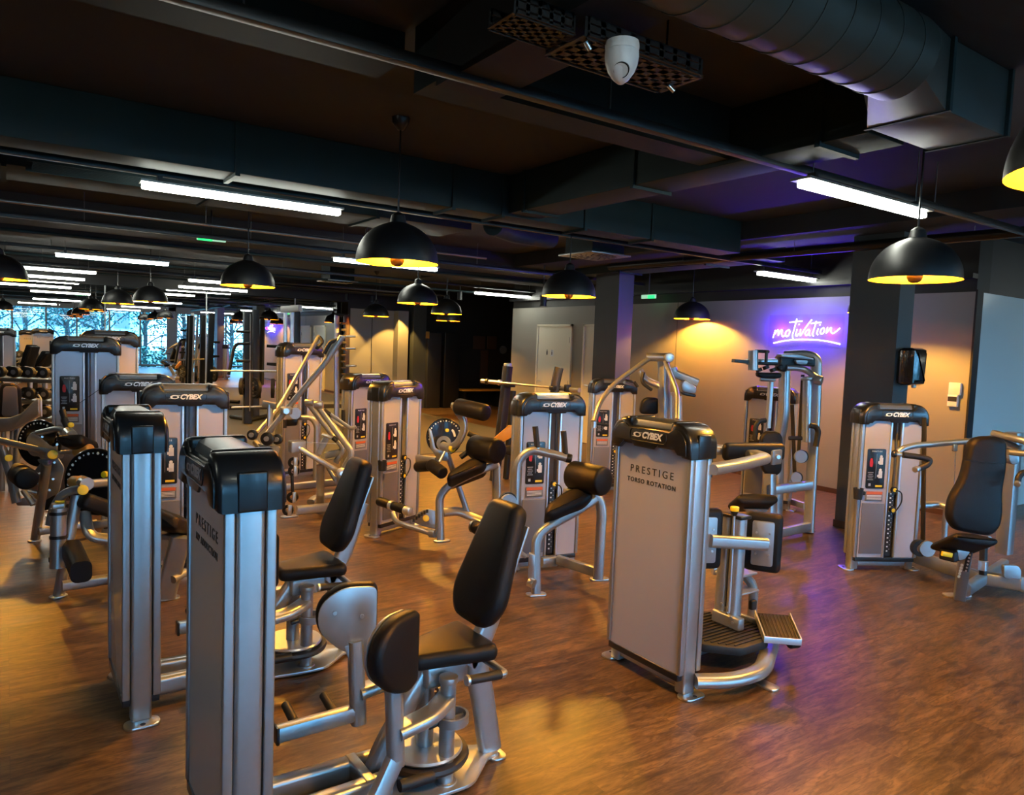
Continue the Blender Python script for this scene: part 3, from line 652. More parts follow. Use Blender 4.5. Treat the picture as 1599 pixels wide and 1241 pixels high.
# ------------------------------------------------------------------ hip machines (near left)
def hip_machine(x0, y0, label, plate_name, tlabel):
    g = mach('hip_machine', label, 'exercise machine', (x0, y0, 0))
    def q(x, y, z): return Vector((x0 + x, y0 + y, z))
    tower(g, x0 + .075, y0 - .0, R(90), name=plate_name, logo='greylogo')
    for s_ in (-1, 1):
        bar(g, [q(.12, s_ * .09, .075), q(.62, s_ * .075, .075)], .06, .085, name='base_rail', rad=.02)
    # base plate with end foot
    part(MB().prism(smooth2([(.55, -.13), (.80, -.17), (.92, -.17), (1.06, -.05), (1.12, -.05), (1.12, .05), (1.06, .05), (.92, .17), (.80, .17), (.55, .13)], .04), q(0, 0, .018), (1, 0, 0), (0, 1, 0), .014, .003), 'base_plate', 'alu', g)
    foot(g, x0 + 1.11, y0, pi / 2)
    bar(g, [q(1.10, 0, .02), q(1.05, 0, .28), q(1.0, 0, .45)], .055, .10, r=.1, rad=.025, name='rear_leg')
    bar(g, [q(.98, 0, .40), q(1.06, 0, .52), q(1.15, 0, .80)], .055, .085, r=.06, rad=.02, name='backrest_post')
    part(MB().box(q(.86, 0, .41), (.18, .12, .09), .015), 'seat_bracket', 'silver', g)
    pad(g, 'seat', smooth2([(-.17, -.075), (-.17, .075), (.15, .165), (.15, -.165)], [.03, .03, .05, .05], 5), q(.88, 0, .490), (1, 0, .04), (0, 1, 0), .065, bev=.024)
    u = Vector((0, 1, 0)); v = Vector((.36, 0, 1)).normalized(); nrm = u.cross(v)
    pad(g, 'backrest', smooth2([(-.10, -.245), (.10, -.245), (.165, -.15), (.10, .245), (-.10, .245), (-.165, -.15)], [.05, .05, .09, .05, .05, .09], 6), q(1.07, 0, .80), u, v, .075, bev=.028)
    part(MB().box((0, 0, 0), (.012, .22, .34), .004, X=Matrix.Translation(q(1.115, 0, .79)) @ Matrix.Rotation(math.atan(.36), 4, 'Y')), 'backrest_plate', 'silver', g)
    # front strut and disc assembly
    bar(g, [q(.80, 0, .42), q(.62, 0, .16), q(.58, 0, .05)], .06, .075, r=.1, rad=.025, name='seat_strut')
    part(MB().cyl(q(.80, 0, .03), q(.80, 0, .36), .032), 'centre_spindle', 'silver', g)
    part(MB().lathe([(.0, .0), (.165, .0), (.17, .012), (.165, .024), (0, .024)], q(.80, 0, .085)), 'cam_disc', 'ink', g)
    part(MB().lathe([(.0, .0), (.14, .0), (.145, .008), (.14, .016), (0, .016)], q(.80, 0, .115)), 'cam_plate', 'alu', g)
    part(MB().ring(q(.50, -.16, .03), (0, 0, 1), .02, .045, .035), 'pulley', 'cap', g)
    part(MB().box(q(.54, 0.0, .09), (.04, .20, .06), .006), 'cross_plate', 'silver', g)
    for s_ in (-1, 1):
        px, py = .835, s_ * .105
        piv = part(MB().cyl(q(px, py, .02), q(px, py, .405), .029), 'pivot_post', 'silver', g)
        part(MB().cyl(q(px, py, .405), q(px, py, .43), .036, round_=.004), 'pivot_cap', 'silver', g)
        part(MB().cyl(q(px, py, .012), q(px, py, .03), .042, round_=.004), 'pivot_base', 'silver', g)
        part(MB().ring(q(px + .02, py, .265), (0, 0, 1), .052, .062, .034), 'stop_ring', 'silver', g)
        part(MB().box(q(px + .02, py, .262), (.10, .012, .012)), 'ring_spoke', 'silver', g)
        knob(g, q(px - .08, py, .255), q(px - .04, py, .262), .012, 'cap', 'stop_knob')
        # swing arm: curved tube, upright, toe bar
        ex, ey = .60, s_ * .165
        bar(g, [q(px - .01, py, .345), q(.74, s_ * .16, .33), q(ex, ey, .31)], .045, .085, r=.12, rad=.02, name='swing_arm', side=None)
        up_ = bar(g, [q(ex, ey, .19), q(ex - .02, ey, .52)], .052, .058, name='thigh_post', rad=.018)
        tx, ty = ex - .30, ey + s_ * .03
        if s_ > 0: bar(g, [q(ex, ey, .235), q(tx, ty, .215)], .05, .062, name='toe_bar', rad=.015)
        else: bar(g, [q(ex, ey, .22), q(ex - .09, ey - .02, .08), q(ex - .28, ey - .02, .07)], .05, .062, name='toe_bar', rad=.015, r=.05)
        part(MB().box(q(tx - .004, ty, .214 if s_ > 0 else .07), (.012, .052, .064), .004), 'end_cap', 'cap', g)
        if s_ > 0:
            for a in (.22, .07): grip(g, [q(tx + a, ty + .02, .23), q(tx + a, ty + .13, .25)], .034, name='toe_peg')
        else:
            grip(g, [q(ex + .0, ey - .03, .13), q(ex + .13, ey - .03, .125)], .042, name='toe_peg')
        # thigh pad: steel plate on the inside, vinyl on the outside
        u = Vector((1, -s_ * .42 * 1.0, 0)).normalized() if s_ < 0 else Vector((1, -.30, 0)).normalized()
        if s_ < 0: u = Vector((1, .50, 0)).normalized()
        nn = Vector((u.y, -u.x, 0)) * (1 if s_ < 0 else -1)
        out = smooth2([(.10, .12), (-.03, .125), (-.115, .06), (-.115, -.04), (-.03, -.12), (.045, -.145), (.10, -.12)], [.03, .06, .05, .06, .04, .03, .02], 5)
        c = q(ex - .045, ey, .605)
        part(MB().prism(out, c, u, (0, 0, 1), .010, .002), 'pad_plate', 'silver', g)
        part(MB().prism(smooth2([(.05, -.10), (-.02, -.10), (.02, -.215), (.05, -.215)], .01), c, u, (0, 0, 1), .012, .002), 'pad_gusset', 'silver', g)
        pad(g, 'thigh_pad', [(a * 1.06, b * 1.06) for a, b in out], c + nn * .036, u, (0, 0, 1), .06, bev=.02)
        for a, b in ((-.055, .03), (.045, .01)):
            part(MB().cyl(c + u * a - nn * .005 + Vector((0, 0, b)), c + u * a - nn * .011 + Vector((0, 0, b)), .008, n=12), 'bolt', 'chrome', g)
        # seat side handle
        grip(g, [q(.86, s_ * .20, .445), q(1.0, s_ * .20, .435)], .034, name='hand_grip')
        part(MB().cyl(q(.852, s_ * .20, .4455), q(.862, s_ * .20, .445), .019), 'grip_end', 'alu', g)
        bar(g, [q(1.0, s_ * .20, .435), q(1.02, s_ * .20, .435), q(1.03, s_ * .03, .43)], .03, r=.03, name='handle_bracket')
    return g
hip_machine(.500, 2.375, 'silver hip machine nearest the camera, dark logo, HIP ADDUCTION on its tall panel', 'HIP ADDUCTION', '')
hip_machine(.385, 3.585, 'silver hip machine directly behind the nearest one, HIP ABDUCTION on its panel', 'HIP ABDUCTION', '')
# ------------------------------------------------------------------ torso rotation machine
g = mach('torso_rotation_machine', 'silver machine with TORSO ROTATION on its frosted panel, round turntable and two upright pads', 'exercise machine', (2.62, 2.57, 0))
tower(g, 2.70, 2.565, R(90), name='TORSO ROTATION')
bar(g, [(2.72, 2.29, .075), (2.88, 2.20, .075), (3.10, 2.19, .075), (3.50, 2.42, .075), (3.50, 2.72, .075), (3.10, 2.92, .075), (2.72, 2.83, .075)], .06, .09, r=.10, rad=.03, name='base_loop')
foot(g, 3.12, 2.18, pi / 2); foot(g, 3.56, 2.50, 0); foot(g, 3.15, 2.95, pi / 2)
bar(g, [(2.74, 2.57, .06), (3.45, 2.57, .06)], .07, name='centre_rail')
cx, cy = 3.22, 2.56
tt = part(MB().prism(smooth2([(.25, -.11), (.25, .11), (.11, .25), (-.11, .25), (-.25, .11), (-.25, -.11), (-.11, -.25), (.11, -.25)], .03), (cx - .02, cy, .13), (1, 0, 0), (0, 1, 0), .045, .008), 'turntable', 'rubber', g)
m = MB()
for k in range(15): m.box((cx - .02, cy - .21 + k * .03, .155), (.46 - abs(k - 7) ** 2 * .0045, .009, .006))
part(m, 'tread_ribs', 'darkmetal', g)
m = MB(); m.box((cx + .21, cy, .17), (.02, .34, .03), .006); m.box((cx - .02, cy + .24, .17), (.26, .02, .03), .006); part(m, 'turntable_rim', 'silver', g)
fp = Vector((3.42, 2.34, .19)); U_ = Vector((.75, -.65, 0)).normalized(); V_ = Vector((.65, .75, .22)).normalized()
part(MB().prism(smooth2([(-.09, -.12), (.09, -.12), (.09, .12), (-.09, .12)], .008), fp, U_, V_, .012, .002), 'footrest', 'rubber', g)
m = MB()
for k in range(9):
    a = fp + U_ * (-.075 + k * .019) + U_.cross(V_) * .008; m.tube([a - V_ * .11, a + V_ * .11], .008, .006, r=0)
part(m, 'footrest_ribs', 'darkmetal', g)
m = MB()
for s_ in (-1, 1): m.tube([fp + U_ * s_ * .093 - V_ * .12, fp + U_ * s_ * .093 + V_ * .12], .008, .04, r=0, rad=.003)
m.tube([fp - U_ * .095 - V_ * .125, fp + U_ * .095 - V_ * .125], .008, .035, r=0, rad=.003)
part(m, 'footrest_rim', 'alu', g); roller(g, (3.44, 2.28, .12), (3.50, 2.26, .12), .03, 'bumper', 'rubber')
for dy in (-.04, .04): bar(g, [(3.30, 2.58 + dy, .14), (3.31, 2.58 + dy, .76)], .075, .075, name='centre_post', rad=.03)
part(MB().box((3.31, 2.58, .765), (.09, .17, .02), .006), 'post_cap', 'cap', g)
bar(g, [(3.25, 2.53, .24), (3.26, 2.54, .80)], .014, name='release_rod', m='alu')
knob(g, (3.26, 2.54, .80), (3.26, 2.54, .825), .024); part(MB().cyl((3.26, 2.54, .775), (3.26, 2.54, .80), .012, .022), 'knob_stem', 'cap', g)
part(MB().box((3.27, 2.55, .19), (.05, .19, .07), .01), 'post_base', 'silver', g)
m = MB()
for k in range(5): m.cyl((3.235 + .01 * (k % 2), 2.49 + .02 * k, .20 + .02 * k), (3.225 + .01 * (k % 2), 2.485 + .02 * k, .20 + .02 * k), .007, n=10)
part(m, 'bolts', 'chrome', g)
# pads on the crossbar
bar(g, [(3.10, 2.56, .65), (3.42, 2.44, .62)], .05, .07, name='crossbar', rad=.02)
for (c, u, t_) in ((Vector((3.10, 2.60, .65)), Vector((.90, -.44, 0)), .07), (Vector((3.47, 2.50, .61)), Vector((.55, -.84, 0)), .075)):
    u.normalize(); n_ = Vector((u.y, -u.x, 0)); n_ = n_ if n_.x < 0 else -n_
    pad(g, 'hip_pad', smooth2([(-.10, -.165), (.10, -.165), (.10, .165), (-.10, .165)], .035, 5), c - n_ * .02, u, (0, 0, 1), t_, bev=.02)
    part(MB().prism(smooth2([(-.058, -.125), (.058, -.125), (.058, .125), (-.058, .125)], .015), c + n_ * (t_ / 2 - .015), u, (0, 0, 1), .012, .002), 'pad_plate', 'silver', g)
    for a in (-.035, .035):
        for b in (-.06, .0, .06): part(MB().cyl(c + n_ * (t_ / 2 - .01) + u * a + Vector((0, 0, b)), c + n_ * (t_ / 2 - .003) + u * a + Vector((0, 0, b)), .006, n=8), 'bolt', 'chrome', g)
# upper loop with chest pads
bar(g, [(2.76, 2.305, 1.10), (3.00, 2.34, 1.10), (3.37, 2.44, 1.10), (3.40, 2.62, 1.11), (3.20, 2.74, 1.12), (2.78, 2.80, 1.12)], .05, .085, r=.07, rad=.02, name='upper_loop')
part(MB().prism(smooth2([(-.05, -.04), (.05, -.04), (.05, .04), (-.05, .04)], .012), (3.46, 2.44, 1.10), (.8, .1, 0), (0, 0, 1), .012, .002), 'pad_bracket', 'silver', g)
pad(g, 'chest_pad', smooth2([(-.19, -.05), (.19, -.05), (.19, .05), (-.19, .05)], .03, 5), (3.42, 2.56, 1.115), (.9, -.33, 0), (0, 0, 1), .055)
pad(g, 'arm_pad', smooth2([(-.07, -.05), (.07, -.05), (.07, .05), (-.07, .05)], .03, 5), (3.12, 2.80, 1.16), (.9, -.33, 0), (0, 0, 1), .05)
part(MB().cyl((3.455, 2.43, 1.105), (3.445, 2.415, 1.105), .011, n=12), 'bolt', 'chrome', g)
grip(g, [(3.20, 2.68, 1.08), (3.19, 2.67, .97)], .036)
# entry step
ST = Vector((.17, -.01, 0))
def st(*a): return Vector(a) + ST
bar(g, [st(3.64, 2.80, .02), st(3.64, 2.80, .24), st(3.60, 2.90, .30), st(3.46, 2.98, .30)], .05, .055, r=.07, name='step_frame', rad=.015)
part(MB().box(st(3.54, 2.86, .305), (.22, .15, .014), .004), 'step_plate', 'alu', g); part(MB().box(st(3.53, 2.82, .21), (.20, .14, .012), .004), 'step_plate', 'alu', g)
part(MB().box(st(3.60, 2.77, .12), (.05, .03, .06), .01), 'bumper', 'rubber', g)
# ------------------------------------------------------------------ machines further back
def D(x, y, d): return CAM + ray(x, y) * (d / FPX)
def DD(d, *pts): return [D(x, y, d) for x, y in pts]
def DV(*pts): return [D(*p) for p in pts]
def outl(root, name, d, pts, t, m='pad', bev=.02, r=.03, tilt=(0, 0, 0)):
    """a solid whose outline is measured on a plane facing the camera at distance d, tilted as given"""
    n = Vector((-FW.x, -FW.y, 0)).normalized() + Vector(tilt); n.normalize()
    c0 = sum((D(x, y, d) for x, y in pts), Vector()) / len(pts)
    U = Vector((0, 0, 1)).cross(n).normalized(); V = n.cross(U); o = []
    for x, y in pts:
        q = ray(x, y); q = CAM + q * ((c0 - CAM).dot(n) / q.dot(n)); o.append(((q - c0).dot(U), (q - c0).dot(V)))
    return part(MB().prism(smooth2(o, r, 5), c0, U, V, t, bev), name, m, root, 60)
def station(name, label, px, d, rz, **k):
    c = D(px, 620, d); o = mach(name, label, 'exercise machine', (c.x, c.y, 0), k.pop('group', None)); tower(o, c.x, c.y, R(rz), **k); return o
# -- glute / bent leg station in front of the centre tower
g = station('abdominal_machine', 'silver exercise station in the centre with two upright black pegs on a bent arm', 857, 5.42, -10, cup=False)
bar(g, [D(806, 845, 4.95), D(808, 720, 4.95), D(828, 701, 4.95), D(889, 715.5, 4.95)], .058, r=.10, name='upper_arm')
part(MB().cyl(D(884, 714.5, 4.95), D(893, 716.5, 4.95), .031, round_=.006), 'end_cap', 'cap', g)
for a, b in (((839, 699), (835.6, 665.7)), ((883, 711), (879.8, 672.8))):
    grip(g, DD(4.95, a, b), .040); part(MB().cyl(D(a[0] + .4, a[1] + 3, 4.95), D(*a, 4.95), .024), 'grip_collar', 'alu', g)
for (x, y, r_) in ((795, 785, .055), (783, 801, .052)):
    a = D(x, y, 4.85); part(MB().cyl(a, a + Vector((.3, .95, 0)) * .03, r_, n=28), 'pulley_guard', 'silver', g); part(MB().ring(a + Vector((.03, .06, 0)), (.3, .95, 0), r_ * .6, r_ * 1.08, .03), 'pulley', 'cap', g)
    part(MB().cyl(a - Vector((.003, .01, 0)), a, .007, n=8), 'bolt', 'chrome', g)
outl(g, 'seat', 4.85, [(849, 811), (853, 795), (887, 770), (916, 769), (926, 780), (912, 795), (880, 808), (862, 816)], .20, bev=.03, r=.05, tilt=(0, 0, .7))
roller(g, D(893, 741, 4.95), D(944, 752, 4.75), .098)
part(MB().box(D(888, 768, 4.9), (.06, .06, .05), .01), 'seat_hinge', 'silver', g)
bar(g, DV((837, 926, 4.75), (837, 836, 4.75), (866, 816, 4.8), (902, 797, 4.85), (930, 778, 4.9)), .05, .06, r=.14, name='seat_frame', rad=.02)
bar(g, DV((920, 768, 4.95), (936, 779, 4.95), (940, 800, 4.95), (934, 904, 4.95)), .06, .07, r=.10, name='rear_post', rad=.025)
bar(g, DV((872, 874, 5.25), (931, 893, 4.98)), .05, .07, name='base_rail', rad=.015)
bar(g, DV((845, 878, 5.2), (868, 876, 5.28)), .05, .07, name='cross_rail', rad=.015)
p = az(837, 929); foot(g, p.x, p.y, R(-20)); p = az(936, 905); foot(g, p.x, p.y, R(-20))
outl(g, 'linkage_plate', 4.72, [(826, 862), (836, 866), (835, 905), (824, 905)], .03, 'silver', .003, .01)
part(MB().cyl(D(826, 908, 4.72), D(834, 912, 4.70), .03), 'linkage_pivot', 'chrome', g)
roller(g, D(741, 822, 4.55), D(777, 836, 4.45), .042, 'foot_roller'); part(MB().cyl(D(738.5, 821, 4.56), D(741, 822, 4.55), .040), 'end_cap', 'zinc', g)
bar(g, DV((777, 836, 4.45), (820, 868, 4.7)), .03, name='roller_axle')
# -- leg curl station with the black disc
g = station('leg_curl_machine', 'silver leg curl machine left of centre with black range disc and roller pads', 619, 6.35, 24, cup=True, logo='logo')
def range_disc(root, x, y, d, r_, ax_v, knobpos=None):
    c = D(x, y, d); a = Vector(ax_v).normalized()
    o = part(MB().lathe([(0, -.012), (r_ * .97, -.012), (r_, -.006), (r_, .006), (r_ * .97, .012), (0, .012)], n=56, X=Matrix.Translation(c) @ a.to_track_quat('Z', 'Y').to_matrix().to_4x4()), 'range_disc', 'disc', root)
    u = a.orthogonal().normalized(); u = (Vector((0, 0, 1)) - a * a.z).normalized(); v = a.cross(u); q = MB()
    for k in range(22):
        t = (-1.9 + 3.8 * k / 21); e = u * cos(t) + v * sin(t); b = .006 if k % 2 else .011
        q.cyl(c + e * r_ * .86 + a * .0125, c + e * r_ * .86 + a * .0135, b * r_ / .2 * .8, n=8)
    part(q, 'scale_marks', 'logo', root)
    if knobpos: kx, ky = knobpos; s_ = c + u * ky * r_ + v * kx * r_; knob(root, s_ + a * .012, s_ + a * .035, .02 * r_ / .2)
    return c, a, u, v
c, a, u, v = range_disc(g, 694, 682, 6.1, .155, (-FW.x + .35, -FW.y, .1), (-.1, .35))
q = MB()
for k in range(6): t = -.9 - k * .11; e = u * cos(t) + v * sin(t); q.cyl(c + e * .085 + a * .0125, c + e * .085 + a * .0135, .010, n=8)
part(q, 'scale_plate', 'logo', g)
outl(g, 'cam_plate', 6.02, [(669, 668), (674, 671), (680, 700), (700, 706), (700, 720), (685, 718), (672, 700)], .02, 'silver', .003, .02)
part(MB().ring(D(693, 692, 5.98), (-FW.x, -FW.y, 0), .03, .058, .04), 'hub_collar', 'silver', g)
part(MB().cyl(D(692, 696, 5.95), D(704, 701, 5.85), .035), 'hub', 'silver', g); knob(g, D(704, 699, 5.84), D(708, 701, 5.82), .028)
bar(g, DV((700, 700, 5.85), (716, 692, 5.8), (725, 670, 5.78), (724, 655, 5.78), (716, 645, 5.78), (708, 631, 5.78)), .042, .06, r=.10, name='lever_arm', rad=.018)
roller(g, D(714, 634, 5.78), D(760, 645, 5.6), .066); part(MB().cyl(D(706, 632, 5.8), D(714, 634, 5.78), .022), 'roller_axle', 'silver', g)
bar(g, DV((697, 701, 5.9), (686, 721, 5.85)), .02, name='link_rod', m='alu')
roller(g, D(672, 725, 5.9), D(692, 739, 5.75), .05); roller(g, D(652, 729, 6.2), D(674, 727, 6.0), .045, 'roller_pad')
outl(g, 'seat', 5.95, [(698, 755), (702, 744), (735, 722), (755, 722), (761, 730), (756, 738), (722, 751), (704, 758)], .22, bev=.03, r=.05, tilt=(0, 0, .7))
roller(g, D(740, 697, 6.0), D(778, 705, 5.8), .100); outl(g, 'pad_bracket', 5.95, [(744, 712), (772, 716), (768, 722), (748, 720)], .08, 'darkmetal', .004, .01)
grip(g, DD(6.0, (733, 704), (719, 714)), .045, name='hand_grip'); grip(g, DD(6.2, (731, 676), (748, 683)), .05, name='hand_grip')
bar(g, DV((688, 843, 5.95), (686, 775, 5.95), (700, 758, 5.95), (740, 738, 5.95), (776, 724, 6.0)), .05, .065, r=.18, name='seat_frame', rad=.02)
bar(g, DV((768, 720, 6.1), (775, 728, 6.1), (776, 812, 6.1)), .06, .075, r=.08, name='rear_post', rad=.025)
bar(g, DV((690, 800, 5.98), (715, 797, 6.1), (735, 806, 6.15), (768, 819, 6.1)), .05, .08, r=.15, name='base_rail', rad=.03)
bar(g, DV((699, 710, 6.05), (730, 800, 6.15)), .05, name='diagonal_brace')
bar(g, DV((652, 716, 6.25), (682, 720, 6.1)), .05, .07, name='disc_support', rad=.02)
bar(g, DV((613, 800, 6.15), (618, 815, 6.1), (630, 819, 6.05), (675, 833, 5.97)), .045, r=.12, name='lower_link')
part(MB().cyl(D(672, 832, 5.95), D(680, 833, 5.93), .035), 'link_pivot', 'silver', g)
outl(g, 'sector_plate', 6.0, [(645, 815), (650, 803), (660, 796), (668, 794), (684, 798), (684, 827), (660, 821)], .014, 'silver', .002, .01)
q = MB()
for k in range(6): q.box(D(646 + k * 4.2, 812 - k * 3.6 + k * k * .15, 5.985), (.018, .01, .03), .002)
part(q, 'scale_marks', 'ink', g); knob(g, D(665, 809, 5.99), D(665.5, 809.5, 5.95), .026)
roller(g, D(591, 782, 5.8), D(636, 797, 5.6), .036, 'foot_roller'); part(MB().cyl(D(610, 788.4, 5.71), D(614, 789.7, 5.69), .039), 'roller_band', 'alu', g)
part(MB().cyl(D(632, 796, 5.61), D(642, 799, 5.57), .036, round_=.01), 'end_cap', 'alu', g)
p = az(690, 845); foot(g, p.x, p.y, R(-10))
# -- twin towers and others
g = station('weight_machine', 'weight tower mostly hidden behind the leg curl tower, purple tinted logo', 571, 7.55, 20, group='weight towers in the back row')
bar(g, DV((545, 660, 7.4), (545, 755, 7.4)), .05, name='frame_tube'); grip(g, DD(7.3, (536, 640), (536, 665)), .04)
g = station('lat_pulldown_machine', 'silver machine right of centre with long curved pulldown arms and a small dark backrest', 956, 8.45, -22)
bar(g, DV((927, 658, 7.1), (935, 630, 7.2), (957, 600, 7.4), (1013, 560, 7.7)), .05, r=.25, name='pulldown_arm')
bar(g, DV((1038, 562, 7.7), (1049, 590, 7.5), (1058, 614, 7.4), (1057, 655, 7.2)), .05, r=.25, name='pulldown_arm')
part(MB().cyl(D(1009, 557, 7.72), D(1045, 558, 7.68), .045), 'pivot_bar', 'silver', g); part(MB().cyl(D(1043, 558, 7.69), D(1045.5, 558, 7.6), .05, round_=.006), 'pivot_cap', 'alu', g)
bar(g, [D(1036, 560, 7.8), D(1037, 640, 7.8), Vector((D(1037, 640, 7.8).x, D(1037, 640, 7.8).y, .01))], .10, .10, r=.05, name='mast', rad=.02)
outl(g, 'counterweight', 7.7, [(1062, 600), (1068, 592), (1086, 604), (1084, 615), (1064, 611)], .12, 'silver', .006, .03)
bar(g, DV((1050, 574, 7.75), (1052, 583, 7.75), (1090, 598, 7.7)), .06, .09, r=.05, name='lever_arm', rad=.02)
outl(g, 'cover', 7.72, [(1062, 611), (1085, 615), (1084, 620), (1064, 616)], .12, 'cap', .006, .02)
bar(g, DV((1000, 578, 7.6), (1008, 593, 7.6), (1028, 601, 7.7)), .04, .07, r=.05, name='bracket', rad=.015)
grip(g, DD(7.55, (1005, 581), (1001, 597), (1018, 609)), .035, r=.06); bar(g, DV((975, 597, 7.5), (993, 602, 7.6)), .03, name='handle_bar', m='silver'); grip(g, DD(7.5, (990, 596), (996, 604)), .03)
outl(g, 'backrest', 7.9, [(997, 646), (1001, 627), (1008, 620), (1026, 621), (1031, 628), (1028, 647)], .09, bev=.02, r=.06)
bar(g, DV((1045, 612, 7.9), (1045, 655, 7.9)), .09, .06, name='side_plate', rad=.01); bar(g, DV((1060, 618, 8.0), (1062, 720, 8.0)), .07, name='rear_post')
bar(g, DV((927, 668, 7.1), (927.5, 658, 7.1)), .055, name='arm_end', m='gold' if False else 'alu'); grip(g, DV((928, 661, 7.1), (950, 664, 7.15)), .03)
part(MB().box(Vector((D(1037, 640, 7.8).x, D(1037, 640, 7.8).y, .05)) + Vector((-.3, -.3, 0)), (.9, .09, .08), .02), 'base_rail', 'silver', g)
# -- pec fly station near the sign
g = station('fly_machine', 'tall silver fly machine below the purple neon sign with a high overhead mechanism', 1205, 7.95, -68)
def down(p): return Vector((p.x, p.y, .01))
P1 = D(1267, 690, 6.95)
bar(g, [D(1225, 556, 7.1), D(1258, 554, 7.0), D(1275, 560, 6.95), D(1274, 620, 6.95), down(D(1263, 820, 6.9))], .07, .10, r=.16, name='outer_frame', rad=.03)
bar(g, [D(1261, 592, 6.85), D(1258.5, 690, 6.85)], .085, name='arm_post'); part(MB().cyl(D(1261, 588, 6.85), D(1261, 594, 6.85), .06, round_=.01), 'post_cap', 'silver', g)
bar(g, [D(1226, 562, 7.05), D(1224, 650, 7.05), D(1216, 690, 7.1), down(D(1214, 800, 7.1))], .095, .095, r=.12, name='mast', rad=.03)
bar(g, DV((1204, 592, 6.9), (1199, 668, 6.9)), .055, name='seat_mast')
bar(g, DV((1228, 574, 6.9), (1256, 575, 6.9), (1279, 593, 6.8)), .055, r=.08, name='press_arm'); part(MB().cyl(D(1272, 592, 6.82), D(1284, 595, 6.78), .045, round_=.008), 'arm_pivot', 'silver', g)
part(MB().cyl(D(1176, 547, 6.7), D(1176, 578, 6.7), .045), 'handle_cylinder', 'silver', g)
for a, b in (((1180, 548, 6.7), (1200, 549, 6.75)), ((1197, 548, 6.72), (1196, 566, 6.72)), ((1178, 567, 6.7), (1213, 568, 6.8))): bar(g, DV(a, b), .03, name='linkage', m='darkmetal')
bar(g, DV((1145, 563, 6.65), (1166, 565, 6.7)), .05, .03, name='end_plate', m='darkmetal', rad=.005); bar(g, DV((1164, 565, 6.7), (1212, 564, 6.85)), .04, .05, name='cross_arm', rad=.01)
outl(g, 'mechanism_box', 6.98, [(1214, 556), (1240, 553), (1268, 558), (1268, 572), (1252, 571), (1236, 570), (1222, 580), (1214, 579)], .16, 'darkmetal', .01, .02)
outl(g, 'mechanism_cover', 6.88, [(1216, 553), (1240, 552), (1266, 559), (1266, 562), (1216, 557)], .14, 'silver', .006, .02)
outl(g, 'side_cover', 6.86, [(1240, 561), (1261, 562), (1259, 569), (1243, 568)], .04, 'silver', .004, .02)
for k in range(4): part(MB().cyl(D(1184 + k * 11, 575 - (k % 2) * 4, 6.8), D(1186 + k * 11, 580 - (k % 2) * 4, 6.8), .03), 'knob', 'rubber', g)
outl(g, 'arm_pad', 6.85, [(1181, 581), (1219, 582), (1219, 589), (1212, 591), (1188, 590), (1181, 587)], .08, 'pad', .015, .03); bar(g, DV((1187, 592, 6.85), (1210, 593, 6.85)), .04, name='pad_tube')
outl(g, 'backrest', 6.75, [(1186, 705), (1187, 682), (1194, 673), (1214, 673), (1221, 682), (1221, 700), (1219, 735), (1212, 742), (1194, 740), (1187, 728)], .08, 'pad', .02, .06)
outl(g, 'seat', 6.35, [(1142, 786), (1146, 778), (1172, 776), (1204, 779), (1208, 788), (1200, 794), (1150, 793)], .30, 'pad', .025, .04, tilt=(0, 0, .5))
outl(g, 'seat_bracket', 6.35, [(1160, 793), (1200, 793), (1190, 802), (1170, 804)], .06, 'silver', .004, .01)
bar(g, [D(1202, 740, 6.62), down(D(1202, 838, 6.6))], .085, .085, name='seat_post', rad=.012); outl(g, 'slot_plate', 6.54, [(1197, 758), (1202, 756), (1202, 792), (1197, 792)], .01, 'ink', .001, .005)
grip(g, DD(6.9, (1178.7, 687), (1180, 664), (1186, 657), (1196, 656)), .045, r=.07); grip(g, DD(6.75, (1265, 664), (1274, 666), (1278, 673), (1274, 697)), .05, r=.07); grip(g, DD(6.8, (1232, 684), (1252, 684)), .038)
bar(g, DV((1253.5, 585, 7.0), (1247, 707, 7.0)), .035, .008, name='belt', m='rubber', rad=.002); bar(g, DV((1237, 632, 7.3), (1241, 740, 7.3)), .04, .008, name='belt', m='rubber', rad=.002)
for (x, y, r_) in ((1251, 713, .058), (1243.5, 746, .050)):
    a = D(x, y, 6.85); part(MB().cyl(a, a + FW * .03, r_, n=28), 'pulley_guard', 'silver', g); part(MB().ring(a + FW * .04 + RT * .02, (FW.x, FW.y, 0), r_ * .6, r_ * 1.05, .03), 'pulley', 'cap', g)
bar(g, DV((1208, 765, 6.72), (1266, 757, 6.9)), .06, .085, name='cross_rail', rad=.015)
p, q_ = az(1207, 834, .08), az(1262, 822, .08); bar(g, [p, q_], .06, .085, name='base_rail', rad=.015)
p = az(1263, 829); foot(g, p.x, p.y, R(0)); p = az(1202, 840); foot(g, p.x, p.y, R(40), .10)
bar(g, [az(1236, 783, .08), az(1258, 790, .08)], .05, .07, name='base_rail', rad=.015)
